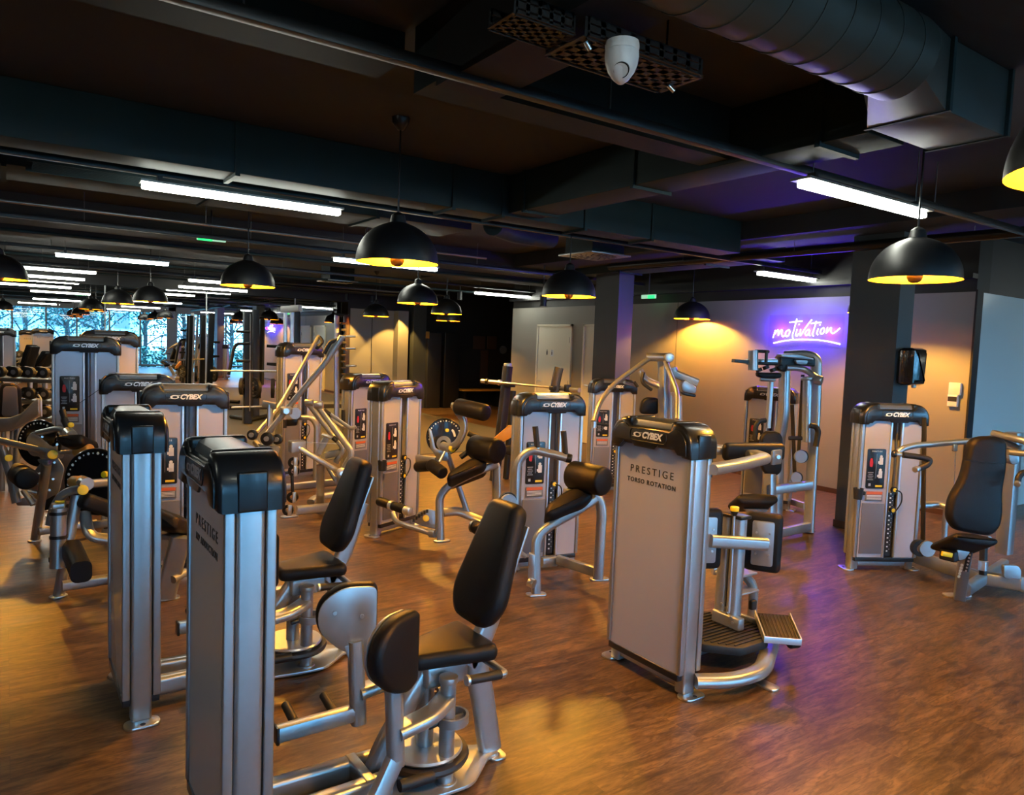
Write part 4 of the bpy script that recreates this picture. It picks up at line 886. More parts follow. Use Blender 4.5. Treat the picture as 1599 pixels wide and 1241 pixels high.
# -- shoulder press right
g = station('shoulder_press_machine', 'silver shoulder press machine at the right edge with a tall black backrest', 1391, 5.72, -29, cup=True)
bar(g, [az(1424, 867, .09), az(1532, 903, .09)], .07, .10, name='base_rail', rad=.02)
bar(g, [az(1528, 901, .09), az(1594, 912, .09)], .07, .10, name='base_rail', rad=.02); part(MB().box(az(1595, 912, .09), (.02, .08, .11), .005), 'end_cap', 'alu', g)
bar(g, [az(1508, 921, .09), az(1568, 881, .09)], .06, .09, name='cross_rail', rad=.02)
M0 = az(1566, 880, 0); mt = Vector((M0.x, M0.y, 1.10))
bar(g, [Vector((M0.x, M0.y, .09)), mt], .11, .13, name='mast', rad=.03)
outl(g, 'mast_head', 5.30, [(1569, 698), (1583, 703), (1586, 722), (1572, 725), (1567, 712)], .10, 'silver', .006, .03); part(MB().cyl(D(1574, 713, 5.23), D(1574, 713.5, 5.21), .011, n=10), 'bolt', 'chrome', g)
pk = az(1525, 770, .9); n_ = 4.95
outl(g, 'backrest', n_ + .1, [(1520, 683), (1537, 680), (1558, 683), (1568, 690), (1568, 730), (1561, 765), (1562, 800), (1558, 822), (1545, 836), (1525, 834), (1487, 826), (1477, 808), (1480, 778), (1500, 745), (1507, 710), (1512, 690)], .09, 'pad', .03, .07, tilt=(0, 0, .10))
bar(g, DV((1506, 718, n_ + .0), (1567, 725, n_ + .03)), .004, .004, name='pad_seam', m='cap')
outl(g, 'backrest_bracket', 5.08, [(1503, 834), (1524, 836), (1523, 848), (1508, 848)], .05, 'alu', .004, .01)
outl(g, 'adjuster_plate', 5.15, [(1524, 838), (1547, 836), (1549, 845), (1542, 858), (1524, 856)], .03, 'silver', .004, .02)
outl(g, 'seat', 4.85, [(1468, 846), (1474, 839), (1500, 840), (1536, 848), (1540, 855), (1530, 861), (1495, 857), (1472, 851)], .30, 'pad', .025, .04, tilt=(0, 0, .55))
outl(g, 'seat_bracket', 4.88, [(1491, 857), (1512, 860), (1503, 872), (1494, 873)], .05, 'silver', .004, .01)
bar(g, [D(1508, 862, 4.95), az(1498, 932, .01)], .07, .12, name='seat_post', rad=.012)
bar(g, [D(1515, 862, 4.88), D(1508, 892, 4.88)], .03, .02, name='height_scale', m='ink', rad=.003)
q = MB()
for k in range(6): q.cyl(D(1514.5 - k * 1.2, 866 + k * 5, 4.86), D(1514.5 - k * 1.2, 866.3 + k * 5, 4.855), .006, n=8)
for k in range(5): q.cyl(D(1502 - k * 1.2, 882 + k * 4.5, 4.86), D(1502 - k * 1.2, 882.3 + k * 4.5, 4.84), .009, n=8)
part(q, 'adjustment_holes', 'alu', g)
part(MB().box(D(1484, 866, 4.9), (.10, .10, .07), .01), 'seat_housing', 'rubber', g); bar(g, DV((1471, 864, 4.8), (1486, 867, 4.8)), .02, .03, name='release_lever', m='yellow', rad=.006)
bar(g, DV((1536, 855, 5.0), (1535, 897, 5.0)), .04, .05, name='damper', m='rubber', rad=.01); bar(g, DV((1535.5, 876, 4.98), (1535, 890, 4.98)), .05, .055, name='damper_band', m='alu', rad=.01)
p = az(1494, 930); foot(g, p.x, p.y, R(-30), .2)
bar(g, DV((1402, 706, 5.0), (1410, 700, 5.0), (1427, 695.5, 5.05), (1462, 693, 5.15), (1520, 688, 5.3), (1556, 683, 5.35)), .042, r=.12, name='press_arm')
bar(g, DV((1550, 676, 5.3), (1599, 688, 5.1), (1640, 700, 5.0)), .05, r=.05, name='press_arm'); bar(g, DV((1578, 706, 5.2), (1640, 712, 5.0)), .045, name='linkage')
bar(g, DV((1550, 679, 5.35), (1562, 686, 5.3), (1592, 700, 5.2)), .04, name='linkage')
part(MB().cyl(D(1393, 709, 4.98), D(1399, 709, 4.98), .024, round_=.01), 'handle_ball', 'cap', g); bar(g, DV((1398, 708.5, 4.98), (1411, 710, 4.97)), .03, name='handle_neck', m='alu')
grip(g, DD(4.95, (1410, 710), (1440, 714), (1453, 718), (1448, 726), (1430, 733)), .040, r=.05); part(MB().cyl(D(1434, 731, 4.95), D(1428.5, 733.5, 4.93), .021, round_=.004), 'grip_end', 'alu', g)
grip(g, DD(4.95, (1610, 736), (1596, 738), (1590, 745), (1589, 755)), .040, r=.05); part(MB().cyl(D(1589, 753, 4.95), D(1588.5, 757, 4.93), .021, round_=.004), 'grip_end', 'alu', g)
a, b = D(1443.3, 652, 5.55), D(1441, 850, 5.5); bar(g, [a, b], .034, .008, name='belt', m='rubber', rad=.002)
a = D(1449, 857, 5.4); part(MB().cyl(a, a + FW * .03, .058, n=28), 'pulley_guard', 'silver', g); part(MB().ring(a + FW * .04 - RT * .04, (FW.x, FW.y, 0), .03, .062, .04), 'pulley', 'cap', g)
outl(g, 'pulley_cover', 5.15, [(1565, 881), (1588, 882), (1593, 890), (1592, 905), (1566, 902)], .03, 'silver', .004, .02)
bar(g, DV((1492, 702, 5.2), (1489.5, 765, 5.25)), .006, name='cable', m='chrome'); part(MB().box(D(1491, 699, 5.2), (.05, .02, .05), .006), 'cable_clip', 'chrome', g)
bar(g, DV((1420, 790, 6.5), (1466, 787, 6.6), (1481, 793, 6.5)), .05, .075, r=.08, name='rear_rail', rad=.02)
bar(g, [down(D(1425, 790, 6.5)), D(1425, 790, 6.5)], .05, name='rear_leg'); bar(g, [down(D(1478, 792, 6.5)), D(1478, 792, 6.5)], .05, name='rear_leg')
# -- left machines
def left_leg_machine(g, ox, oy, k, d):
    """seated leg machine with range disc; ox, oy shift and k scale relative to the nearest one"""
    def P(x, y, dd=0): return D(ox + (x - 100) * k, oy + (y - 760) * k, d + dd)
    return P
g = station('weight_machine', 'silver leg machine left of the hip towers with numbered disc and square ankle roller', 289, 4.93, -6)
range_disc(g, 150, 752, 4.7, .215, (-FW.x - .15, -FW.y, .05), (-.35, .25))
roller(g, D(113, 752, 4.5), D(128, 752, 4.45), .036, 'hub_roller', 'gripwood'); part(MB().cyl(D(126, 752, 4.48), D(136, 756, 4.42), .04), 'hub_collar', 'alu', g)
knob(g, D(129, 765, 4.44), D(129.5, 765, 4.37), .03, 'yellow', 'pivot_cap'); bar(g, DV((132, 756, 4.45), (170, 753, 4.6)), .045, .055, name='lever_arm', rad=.02)
bar(g, DV((127, 763, 4.42), (108, 766, 4.42), (93, 776, 4.42), (82, 797, 4.42), (77.5, 820, 4.42)), .035, .05, r=.15, name='curved_arm', rad=.015)
part(MB().cyl(D(91.5, 793, 4.38), D(90, 886, 4.38), .042, n=28), 'adjuster_tube', 'silver', g)
for y in (801, 838): part(MB().cyl(D(91.3, y - 2.5, 4.38), D(91.2, y + 2.5, 4.38), .048, n=28), 'adjuster_band', 'cap', g)
part(MB().cyl(D(93, 791, 4.38), D(93.3, 785, 4.38), .012), 'knob_stem', 'cap', g); knob(g, D(93.3, 785, 4.38), D(93.4, 781.5, 4.38), .026)
part(MB().box(D(91, 789, 4.38), (.07, .06, .03), .008), 'adjuster_cap', 'alu', g); part(MB().box(D(80, 873, 4.38), (.03, .03, .03), .006), 'adjuster_pin', 'cap', g)
a, b = D(112, 858, 4.42), D(127, 893, 4.05); u = (b - a).normalized()
part(MB().tube([a, b], .105, .12, rad=.035, r=0), 'ankle_roller', 'pad', g); bar(g, DV((100, 872, 4.42), (114, 888, 4.42)), .05, name='roller_axle', m='rubber')
bar(g, DV((98, 862, 4.4), (112, 878, 4.42)), .04, name='roller_arm')
bar(g, [D(120, 773, 4.5), D(103, 868, 4.45), az(92, 928, .01)], .065, .075, name='front_leg', rad=.03, r=.05)
bar(g, [az(97, 915, .10), az(170, 904, .10)], .05, .065, name='base_rail', rad=.02)
p = az(91, 932); foot(g, p.x, p.y, R(20), .10)
bar(g, DV((132, 800, 4.6), (137, 828, 4.55), (146, 839, 4.55), (175, 842, 4.6)), .05, .07, r=.08, name='lower_frame', rad=.025); bar(g, DV((128, 822, 4.7), (175, 816, 4.75)), .04, .05, name='cross_rail', rad=.015)
bar(g, DV((112, 790, 4.6), (116, 815, 4.55)), .035, name='brace')
pad(g, 'side_pad', smooth2([(-.13, -.05), (.13, -.05), (.13, .05), (-.13, .05)], .04, 5), D(157, 790, 4.55), (.8, .3, -.45), (0, 0, 1), .10)
outl(g, 'seat', 4.55, [(250, 803), (262, 797), (284, 808), (292, 812), (292, 834), (268, 832), (250, 828)], .30, 'pad', .03, .05, tilt=(0, 0, .4))
bar(g, [D(282, 838, 4.5), az(258, 932, .02)], .06, .12, name='seat_post', rad=.02); p = az(262, 935); foot(g, p.x, p.y, R(0)); bar(g, DV((270, 905, 4.5), (290, 893, 4.6)), .05, name='base_rail')
outl(g, 'seat_plate', 4.6, [(250, 830), (292, 837), (292, 844), (250, 838)], .1, 'silver', .004, .01)
g = station('weight_machine', 'silver leg machine at the left edge with a large bolted side plate and amber roller', 215, 5.95, -4)
range_disc(g, 62, 692, 5.75, .185, (-FW.x - .15, -FW.y, .05), None)
bar(g, DV((-20, 683, 5.55), (0, 688, 5.55), (94, 710, 5.5)), .045, .085, name='lever_beam', rad=.02); knob(g, D(82, 709.6, 5.47), D(82.3, 709.7, 5.42), .034, 'yellow', 'pivot_cap')
part(MB().ring(D(82, 709.6, 5.46), (FW.x, FW.y, 0), .034, .044, .02), 'pivot_ring', 'alu', g)
outl(g, 'side_plate', 5.68, [(42, 684), (48, 676), (57, 673), (60, 680), (82, 698), (90, 694), (89, 712), (101, 730), (92, 770), (70, 783), (55, 782), (48, 770), (46, 745), (66, 720), (62, 712), (50, 712), (41, 700)], .014, 'silver', .003, .03)
for x, y in ((58, 676), (66, 682), (89, 694), (62, 739), (65, 747), (58, 754), (77, 740), (83, 748), (77, 765), (85, 722)): part(MB().cyl(D(x, y, 5.67), D(x, y, 5.655), .009, n=10), 'bolt', 'chrome', g)
outl(g, 'slot', 5.67, [(60, 678), (90, 672), (84, 690), (80, 696), (66, 688)], .01, 'disc', .001, .01)
bar(g, DV((59, 676, 5.6), (95, 668, 5.55), (110, 682, 5.5)), .05, .04, r=.06, name='hand_rail', rad=.015)
grip(g, DD(5.6, (100, 654), (107, 670)), .05); part(MB().cyl(D(106, 674, 5.5), D(112, 680, 5.45), .04), 'rail_end', 'alu', g); knob(g, D(110, 663, 5.5), D(111, 663.5, 5.45), .02)
outl(g, 'seat', 5.5, [(98, 688), (108, 684), (142, 683), (144, 698), (128, 704), (108, 702)], .25, 'pad', .03, .05, tilt=(0, 0, .4))
roller(g, D(118, 706, 5.5), D(142, 700, 5.45), .036, 'hub_roller', 'gripwood'); bar(g, DV((95, 706, 5.5), (118, 705.5, 5.5)), .03, name='roller_axle')
outl(g, 'leg_head', 5.52, [(60, 716), (80, 717), (77, 730), (70, 730)], .05, 'silver', .006, .02)
bar(g, [D(73, 724, 5.5), az(55, 842, .01)], .06, .075, name='front_leg', rad=.03); p = az(54, 845); foot(g, p.x, p.y, R(20), .09)
bar(g, [az(60, 830, .09), az(150, 816, .09)], .045, .06, name='base_rail', rad=.02)
roller(g, D(28, 738, 5.6), D(42, 748, 5.25), .078, 'ankle_roller'); bar(g, DV((3, 700, 5.5), (15, 735, 5.5), (26, 785, 5.5)), .05, .055, name='link_arm', rad=.015, r=.02)
knob(g, D(13.5, 715, 5.46), D(13.7, 715, 5.40), .026, 'yellow'); outl(g, 'link_plate', 5.55, [(24, 781), (50, 772), (58, 780), (55, 789), (28, 789)], .02, 'silver', .003, .01)
bar(g, DV((36, 765, 5.5), (52, 788, 5.5)), .04, name='link_rod'); bar(g, DV((40, 766, 5.55), (62, 769, 5.6)), .035, name='link_rod')
outl(g, 'lower_mount', 5.7, [(70, 783), (92, 770), (100, 790), (70, 796)], .1, 'darkmetal', .004, .02)
p = az(68, 798); foot(g, p.x, p.y, 0, .1)
g = station('weight_machine', 'tall weight tower with pale panels at the far left above the leg machines', 135, 6.55, -6, H=1.46, group='tall weight towers')
grip(g, DD(6.2, (97, 640), (103, 660)), .05); bar(g, DV((120, 632, 6.4), (155, 608, 6.5)), .005, name='cable', m='ink')
g = station('weight_machine', 'tall weight tower just behind and right of the tall tower at the far left', 172, 7.6, -6, H=1.52, group='tall weight towers')
g = station('weight_machine', 'weight tower at the left edge above the dumbbell rack, half out of the picture', -1, 13.6, -6, H=1.5, group='weight towers in the back row')
g = mach('seated_machine', 'black backrest with pale cast arm at the left edge before the dumbbell rack', 'exercise machine', tuple(az(20, 740)))
outl(g, 'backrest', 7.6, [(-2, 652), (2, 606), (6, 598), (24, 598), (31, 606), (33, 652)], .07, 'pad', .02, .05); outl(g, 'backrest_shell', 7.54, [(3, 650), (6, 603), (26, 603), (29, 650)], .02, 'shroud', .006, .04)
outl(g, 'cast_arm', 7.3, [(-10, 652), (18, 651), (35, 645), (52, 628), (63, 620), (64, 648), (45, 660), (20, 673), (-10, 674)], .06, 'silver', .012, .03); bar(g, DV((59, 616, 7.3), (64, 622, 7.3), (64.5, 650, 7.3)), .02, name='end_rod', m='alu')
for x in (6, 20, 28): bar(g, [D(x, 668, 7.35), down(D(x - 3, 735, 7.35))], .05, name='leg')
# -- plate loaded rowing / pulldown machine with the tall tower
g = station('weight_machine', 'tall weight tower with a purple lit logo behind the crossing silver lever arms', 467, 8.6, 14, H=1.46)
bar(g, [D(466, 652, 8.2), D(486, 651.5, 8.2), D(494.5, 664, 8.2), down(D(492.5, 753, 8.2))], .06, r=.12, name='frame_tube')
part(MB().cyl(D(461, 645, 8.1), D(461, 645.5, 8.05), .062), 'pulley_guard', 'silver', g); outl(g, 'pulley_block', 8.15, [(448, 654), (466, 654), (464, 664), (448, 665)], .08, 'cap', .006, .01)
bar(g, [az(436, 762, .08), az(528, 752, .08)], .06, .08, name='base_rail', rad=.02); grip(g, DD(8.1, (445, 668), (445, 655)), .04)
g = mach('lever_machine', 'bronze-lit silver lever machine with two long crossing arms and folded row arms left of centre', 'exercise machine', tuple(az(490, 790)))
bar(g, DV((398, 679, 6.9), (435, 638, 7.2), (470, 575, 7.5), (498, 525, 7.8)), .045, r=.3, name='long_arm'); grip(g, DD(7.75, (499, 526), (505, 533), (494, 545)), .035, r=.04)
bar(g, DV((417, 678, 6.7), (447, 640, 6.7), (478, 602, 6.7), (506, 569, 6.7), (534, 526, 6.7)), .055, r=.35, name='long_arm')
grip(g, DD(6.7, (527, 531), (516, 534), (512, 541), (506, 552)), .038, r=.05); part(MB().cyl(D(534, 527, 6.7), D(535, 524, 6.7), .03, round_=.006), 'arm_end', 'alu', g)
part(MB().box(D(447, 641, 6.65), (.10, .06, .07), .015), 'arm_clamp', 'silver', g); part(MB().cyl(D(447, 641.5, 6.62), D(447.2, 642, 6.56), .025), 'clamp_bolt', 'alu', g)
for x, y, dd, r_ in ((416.5, 685, 6.6, .062), (393, 679, 6.8, .05), (432, 686, 6.75, .05)):
    a = D(x, y, dd); part(MB().cyl(a, a + FW * .05, r_, round_=.01), 'pivot_disc', 'cap', g); part(MB().cyl(a - FW * .02, a, .022), 'pivot_bolt', 'alu', g)
outl(g, 'bracket_plate', 6.75, [(402, 692), (420, 695), (438, 697), (434, 712), (425, 722), (412, 705)], .015, 'silver', .003, .02)
bar(g, DV((422, 632, 6.8), (421, 676, 6.8)), .045, .05, name='stop_post', rad=.012); bar(g, DV((411, 630, 6.8), (431, 634, 6.8)), .05, .06, name='stop_bar', rad=.012); bar(g, DV((398, 690, 6.9), (424, 722, 6.8), (430, 748, 6.9)), .05, .06, name='lower_arm', rad=.02, r=.1)
B0 = 6.95
bar(g, DV((466, 699, 6.6), (500, 719, 6.65), (534, 739, 6.75), (556, 746, 6.8)), .05, .085, name='main_beam', rad=.015)
part(MB().box(D(464, 697, 6.6), (.14, .10, .11), .012), 'beam_head', 'silver', g); part(MB().cyl(D(468, 698.5, 6.52), D(468, 698.7, 6.50), .010, n=10), 'bolt', 'chrome', g)
part(MB().cyl(D(533.6, 738, 6.66), D(534, 738.5, 6.58), .05, round_=.008), 'hub', 'silver', g); part(MB().cyl(D(533.6, 739, 6.58), D(533.8, 739, 6.565), .018), 'hub_bolt', 'alu', g)
bar(g, DV((496.5, 633, 6.6), (548, 704, 6.6), (548, 712, 6.6), (534, 737, 6.62)), .05, .06, r=.09, name='row_arm', rad=.02)
bar(g, DV((481, 629, 6.95), (524, 685, 6.95), (538, 700, 6.95), (524, 722, 6.95)), .05, .055, r=.09, name='row_arm', rad=.02)
for a in ((496, 632, 6.58), (481, 628.5, 6.93)): p = D(*a); part(MB().cyl(p - RT * .03, p + RT * .05, .034, round_=.008), 'arm_joint', 'silver', g)
bar(g, DV((516, 647, 6.6), (549, 670, 6.5), (556, 666, 6.5)), .034, r=.05, name='handle_bar'); bar(g, DV((513, 652, 6.8), (535, 667, 6.75), (540, 664, 6.75)), .03, r=.05, name='handle_bar'); grip(g, DD(6.6, (506, 640), (519, 650)), .04)
bar(g, DV((503, 678, 6.7), (524, 686, 6.7)), .035, name='stop_bar', m='alu'); grip(g, DD(6.6, (520, 683), (526, 688)), .045)
pv = az(500, 793, .05); bar(g, [D(500.5, 722, 6.7), Vector((pv.x, pv.y, .02))], .075, .085, name='centre_post', rad=.02)
bar(g, [az(463, 797, .09), az(545, 789, .09)], .06, .085, name='base_rail', rad=.02); bar(g, [az(485, 784, .08), az(492, 777, .09), az(540, 768, .1)], .055, .07, r=.08, name='rear_rail', rad=.02)
bar(g, DV((498, 708, 6.9), (510, 683, 6.9)), .05, .06, name='brace', rad=.015); bar(g, DV((508, 711, 6.95), (531, 706, 6.95)), .05, .065, name='brace', rad=.015); bar(g, DV((512, 730, 6.8), (524, 750, 6.8)), .04, name='brace')
bar(g, DV((531, 742, 6.8), (533, 790, 6.75)), .05, .06, name='rear_post', rad=.02)
for x, y in ((450, 803), (457, 776), (459, 722), (459, 735)):
    a = D(x, y if y < 800 else 796, 6.55); part(MB().ring(a, (FW.x, FW.y, 0), .022, .05, .03), 'pulley', 'cap', g); part(MB().box(a + RT * .02 - FW * .02, (.035, .02, .10), .008), 'pulley_bracket', 'alu', g)
bar(g, DV((470, 690, 6.6), (530, 693, 6.6)), .006, name='cable', m='chrome'); p = az(452, 807); foot(g, p.x, p.y, 0, .16); bar(g, DV((456, 742, 6.55), (457, 770, 6.55)), .03, name='cable_strap', m='cap')
p = Vector((pv.x, pv.y, 0))
# ------------------------------------------------------------------ barbell bench
g = mach('barbell_bench', 'black barbell bench rack behind the centre machine with an amber board leaning on it', 'weight bench', tuple(down(D(790, 700, 8.9))))
bar(g, [D(793, 572, 8.9), D(786, 640, 8.9), down(D(772, 745, 8.9))], .10, .10, name='rack_upright', m='darkmetal', rad=.02, r=.1)
bar(g, [D(801, 610, 9.1), down(D(790, 745, 9.1))], .08, name='rack_upright', m='darkmetal')
bar(g, [D(873, 574, 8.2), D(866, 604, 8.2), down(D(860, 770, 8.2))], .10, .10, name='rack_upright', m='darkmetal', rad=.02, r=.1)
part(MB().cyl(D(793, 567, 8.9), D(793, 573, 8.9), .05, round_=.01), 'upright_cap', 'alu', g)
part(MB().box(D(869, 606, 8.2), (.16, .08, .05), .01), 'bar_hook', 'darkmetal', g); part(MB().box(D(796, 601, 8.85), (.12, .08, .05), .01), 'bar_hook', 'darkmetal', g); part(MB().box(D(886, 606, 8.1), (.07, .05, .08), .01), 'bar_clip', 'darkmetal', g)
outl(g, 'amber_board', 8.6, [(766, 688), (794, 664), (800, 664), (800, 682), (772, 697)], .03, 'wood', .004, .005); outl(g, 'bench_pad', 8.5, [(776, 700), (800, 694), (800, 712), (784, 706)], .08, 'pad', .01, .01)
b_ = mach('barbell', 'bare chrome barbell resting across the black bench rack', 'barbell', tuple(D(830, 602, 8.5)))
part(MB().cyl(D(752, 594.5, 9.0), D(905, 609, 8.0), .014), 'bar_shaft', 'chrome', b_)
part(MB().cyl(D(752, 594.5, 9.0), D(783, 597.6, 8.82), .026), 'bar_sleeve', 'alu', b_); part(MB().cyl(D(873, 606, 8.22), D(905, 609, 8.0), .026), 'bar_sleeve', 'alu', b_)
for a, c_ in (((760, 595.3, 8.95), (763, 595.6, 8.93)), ((779, 597.1, 8.85), (782, 597.4, 8.83))): part(MB().cyl(D(*a), D(*c_), .036), 'sleeve_collar', 'cap' if a[0] == 760 else 'alu', b_)
# ------------------------------------------------------------------ squat racks before the mirror
def pegs(root, xs, y, d, m='darkmetal'): bar(root, DV((xs[0], y, d), (xs[1], y + .5, d)), .05, name='storage_peg', m=m)
g = mach('squat_rack', 'black squat rack at the mirror left of the tall tower with storage pegs', 'squat rack', tuple(down(D(388, 640, 13.8))))
bar(g, [D(387, 487, 13.8), down(D(387, 640, 13.8))], .10, .14, name='rack_upright', m='darkmetal', rad=.01); bar(g, [D(391, 490, 13.7), D(390, 642, 13.7)], .02, name='upright_edge', m='zinc')
bar(g, [D(399, 484, 14.6), down(D(399, 640, 14.6))], .13, .13, name='rack_upright', m='darkmetal', rad=.01); bar(g, [D(380, 488, 13.9), down(D(380, 600, 13.9))], .02, name='upright_edge', m='zinc')
for y in (517.5, 563): pegs(g, (369, 391), y, 13.7)
bar(g, DV((391, 536, 13.7), (369, 537, 13.7), (365, 545, 13.7), (357, 585, 13.7)), .06, name='spotter_arm', m='darkmetal', r=.1)
for y in (540, 568): bar(g, DV((417, y, 14.4), (434, y + 1, 14.4)), .04, .06, name='safety_arm', m='darkmetal', rad=.01)
bar(g, DV((362, 636, 13.7), (424, 634, 13.8)), .06, .03, name='base_rail', m='alu', rad=.01); bar(g, [az(361, 650, .05), az(392, 655, .05), az(432, 646, .05)], .08, name='base_frame', m='darkmetal', r=.02)
bb = mach('barbell', 'long barbell on the squat rack in front of the mirror', 'barbell', tuple(D(390, 579, 13.6))); part(MB().cyl(D(329, 578.5, 13.6), D(436, 579.5, 13.7), .016), 'bar_shaft', 'chrome', bb)
def plate(x, y, d, r_, axis, label):
    o = mach('weight_plate', label, 'weight plate', tuple(D(x, y, d)), 'black weight plates on the rack'); a = Vector(axis).normalized(); c = D(x, y, d)
    X = Matrix.Translation(c) @ a.to_track_quat('Z', 'Y').to_matrix().to_4x4()
    part(MB().lathe([(.03, -.025), (r_ * .7, -.015), (r_ * .8, -.03), (r_, -.03), (r_, .03), (r_ * .8, .03), (r_ * .7, .015), (.03, .025)], n=36, X=X), 'plate_body', 'rubber', o)
    q = MB()
    for k in range(5): t = 2 * pi * k / 5; q.box((cos(t) * r_ * .5, sin(t) * r_ * .5, 0), (r_ * .22, .02, .045), .004, X=X)
    part(q, 'plate_spokes', 'zinc', o); part(MB().ring(c, a, .02, .04, .07), 'plate_hub', 'zinc', o)
plate(398, 606, 14.0, .20, (1, .25, 0), 'large weight plate low on the squat rack'); plate(378, 603, 13.7, .16, (1, -.5, 0), 'smaller weight plate on the inner side of the squat rack')
plate(426, 606, 14.3, .19, (1, -.35, 0), 'weight plate beside the tall tower, on the peg of the squat rack')
g = mach('squat_rack', 'black squat rack behind the twin towers left of the pale panelled wall', 'squat rack', tuple(down(D(532, 640, 14.6))))
for x in (526, 541): bar(g, [D(x, 492, 14.6), down(D(x, 640, 14.6))], .08 if x > 530 else .05, .10, name='rack_upright', m='darkmetal' if x > 530 else 'silver', rad=.01)
bar(g, DV((523, 491, 14.6), (544, 492, 14.6)), .06, name='top_rail', m='darkmetal')
for y in (525, 544, 571): bar(g, DV((541, y, 14.4), (556, y, 14.3)), .045, name='storage_peg', m='alu')
for k in range(10): part(MB().box(D(536, 505 + k * 10, 14.5), (.10, .05, .05), .008), 'bar_hook', 'rubber', g)
g = mach('cable_machine', 'pale topped cable frame standing behind the tall tower with the purple logo', 'exercise machine', tuple(down(D(455, 640, 13.0))))
for x in (444, 454.5): bar(g, [D(x + 2, 486, 13), down(D(x, 640, 13))], .06, .06, name='frame_post', m='alu', rad=.01)
bar(g, DV((441, 483, 13), (469, 481, 12.6)), .08, .11, name='top_beam', m='white', rad=.01); bar(g, [D(462, 484, 13.2), down(D(463, 640, 13.2))], .13, name='weight_column', m='darkmetal', rad=.01)
# ------------------------------------------------------------------ dumbbell rack
g = mach('dumbbell_rack', 'three tier dumbbell rack at the far left under the mirror', 'rack', tuple(down(D(35, 650, 10.6))))
rows = ((592, 10.6), (625, 10.45), (652, 10.3))
for y, d in rows: bar(g, DV((-60, y - 3, d), (92, y + 3, d)), .30, .05, name='rack_shelf', m='zinc', rad=.008, side=Vector((.3, 1, 0)).normalized())
for x in (-55, 88): bar(g, [D(x, 585, 10.7), down(D(x, 660, 10.5))], .06, .10, name='rack_leg', m='darkmetal', rad=.01)
ax_d = Vector((FW.x, FW.y, 0)).normalized()
def make_dumbbell():
    o = empty('dumbbell'); MB().cyl((-.09, 0, 0), (.09, 0, 0), .016, n=12).build('handle', 'chrome', o)
    for s_ in (-1, 1):
        h = MB().cyl((s_ * .07, 0, 0), (s_ * .155, 0, 0), .078, n=24, round_=.012).build('head', 'rubber', o); MB().cyl((s_ * .1555, 0, 0), (s_ * .157, 0, 0), .035, n=16).build('head_badge', 'shroud', h)
    return o
db0 = None
for ri, (y, d) in enumerate(rows):
    for k in range(6):
        x = -36 + k * 22.6 + ri * 1.5; p = D(x, y - 12.5 + (x / 40), d)
        o = make_dumbbell() if db0 is None else copy_tree(db0); db0 = db0 or o
        o.location = p; o.rotation_euler = (0, 0, math.atan2(ax_d.y, ax_d.x))
        tag(o, 'black round-headed dumbbell, number %s from the right on the %s tier of the rack' % (['six', 'five', 'four', 'three', 'two', 'one'][k], ['top', 'middle', 'bottom'][ri]), 'dumbbell', 'dumbbells on the rack at the far left')
for lab, pts, st in (('black inclined bench pad sticking up behind the dumbbell rack', ((38, 576), (50, 540), (57, 541), (47, 576)), (48, 13.6)), ('pale blue inclined bench behind the rack, right of the black pad', ((60, 575), (76, 550), (84, 551), (72, 572)), (72, 13.8))):
    b = mach('incline_bench', lab, 'bench', tuple(down(D(st[0], 600, st[1])))); outl(b, 'bench_pad', st[1], list(pts), .25, 'pad', .02, .03); bar(b, [D(st[0], 573, st[1]), down(D(st[0], 600, st[1]))], .06, name='bench_frame', m='alu')
# ------------------------------------------------------------------ wall fittings
c = D(1421, 576, ((Vector((6.85, 3.50, 1.7)) - CAM).dot(FW)))
g = mach('towel_dispenser', 'round fronted black paper dispenser on the right side of the grey column', 'dispenser', (6.84, 3.46, 1.50))
part(MB().prism(smooth2([(-.12, -.17), (.12, -.17), (.12, .17), (-.12, .17)], .03, 4), (6.84, 3.46, 1.60), (1, 0, 0), (0, 0, 1), .17, .05), 'dispenser_body', 'disc', g)
part(MB().box((6.86, 3.44, 1.42), (.05, .03, .03), .01), 'paper_end', 'white', g)
for (x0, x1, y0, y1, lab) in ((1483, 1503, 598, 616, 'upper white control box on the yellow lit wall'), (1481, 1498, 616, 634, 'lower white thermostat with dark display on the yellow lit wall')):
    a, b = ax(x0, y1, XS), ax(x1, y0, XS); o = MB().box((XS - .02, (a.y + b.y) / 2, (a.z + b.z) / 2), (.04, abs(a.y - b.y), abs(b.z - a.z)), .006).build('control_box', 'white'); tag(o, lab, 'thermostat', 'white boxes on the wall')
    if y0 > 600: MB().box((XS - .041, (a.y + b.y) / 2, (a.z + b.z) / 2 + .015), (.004, .09, .05)).build('display', 'ink', o)
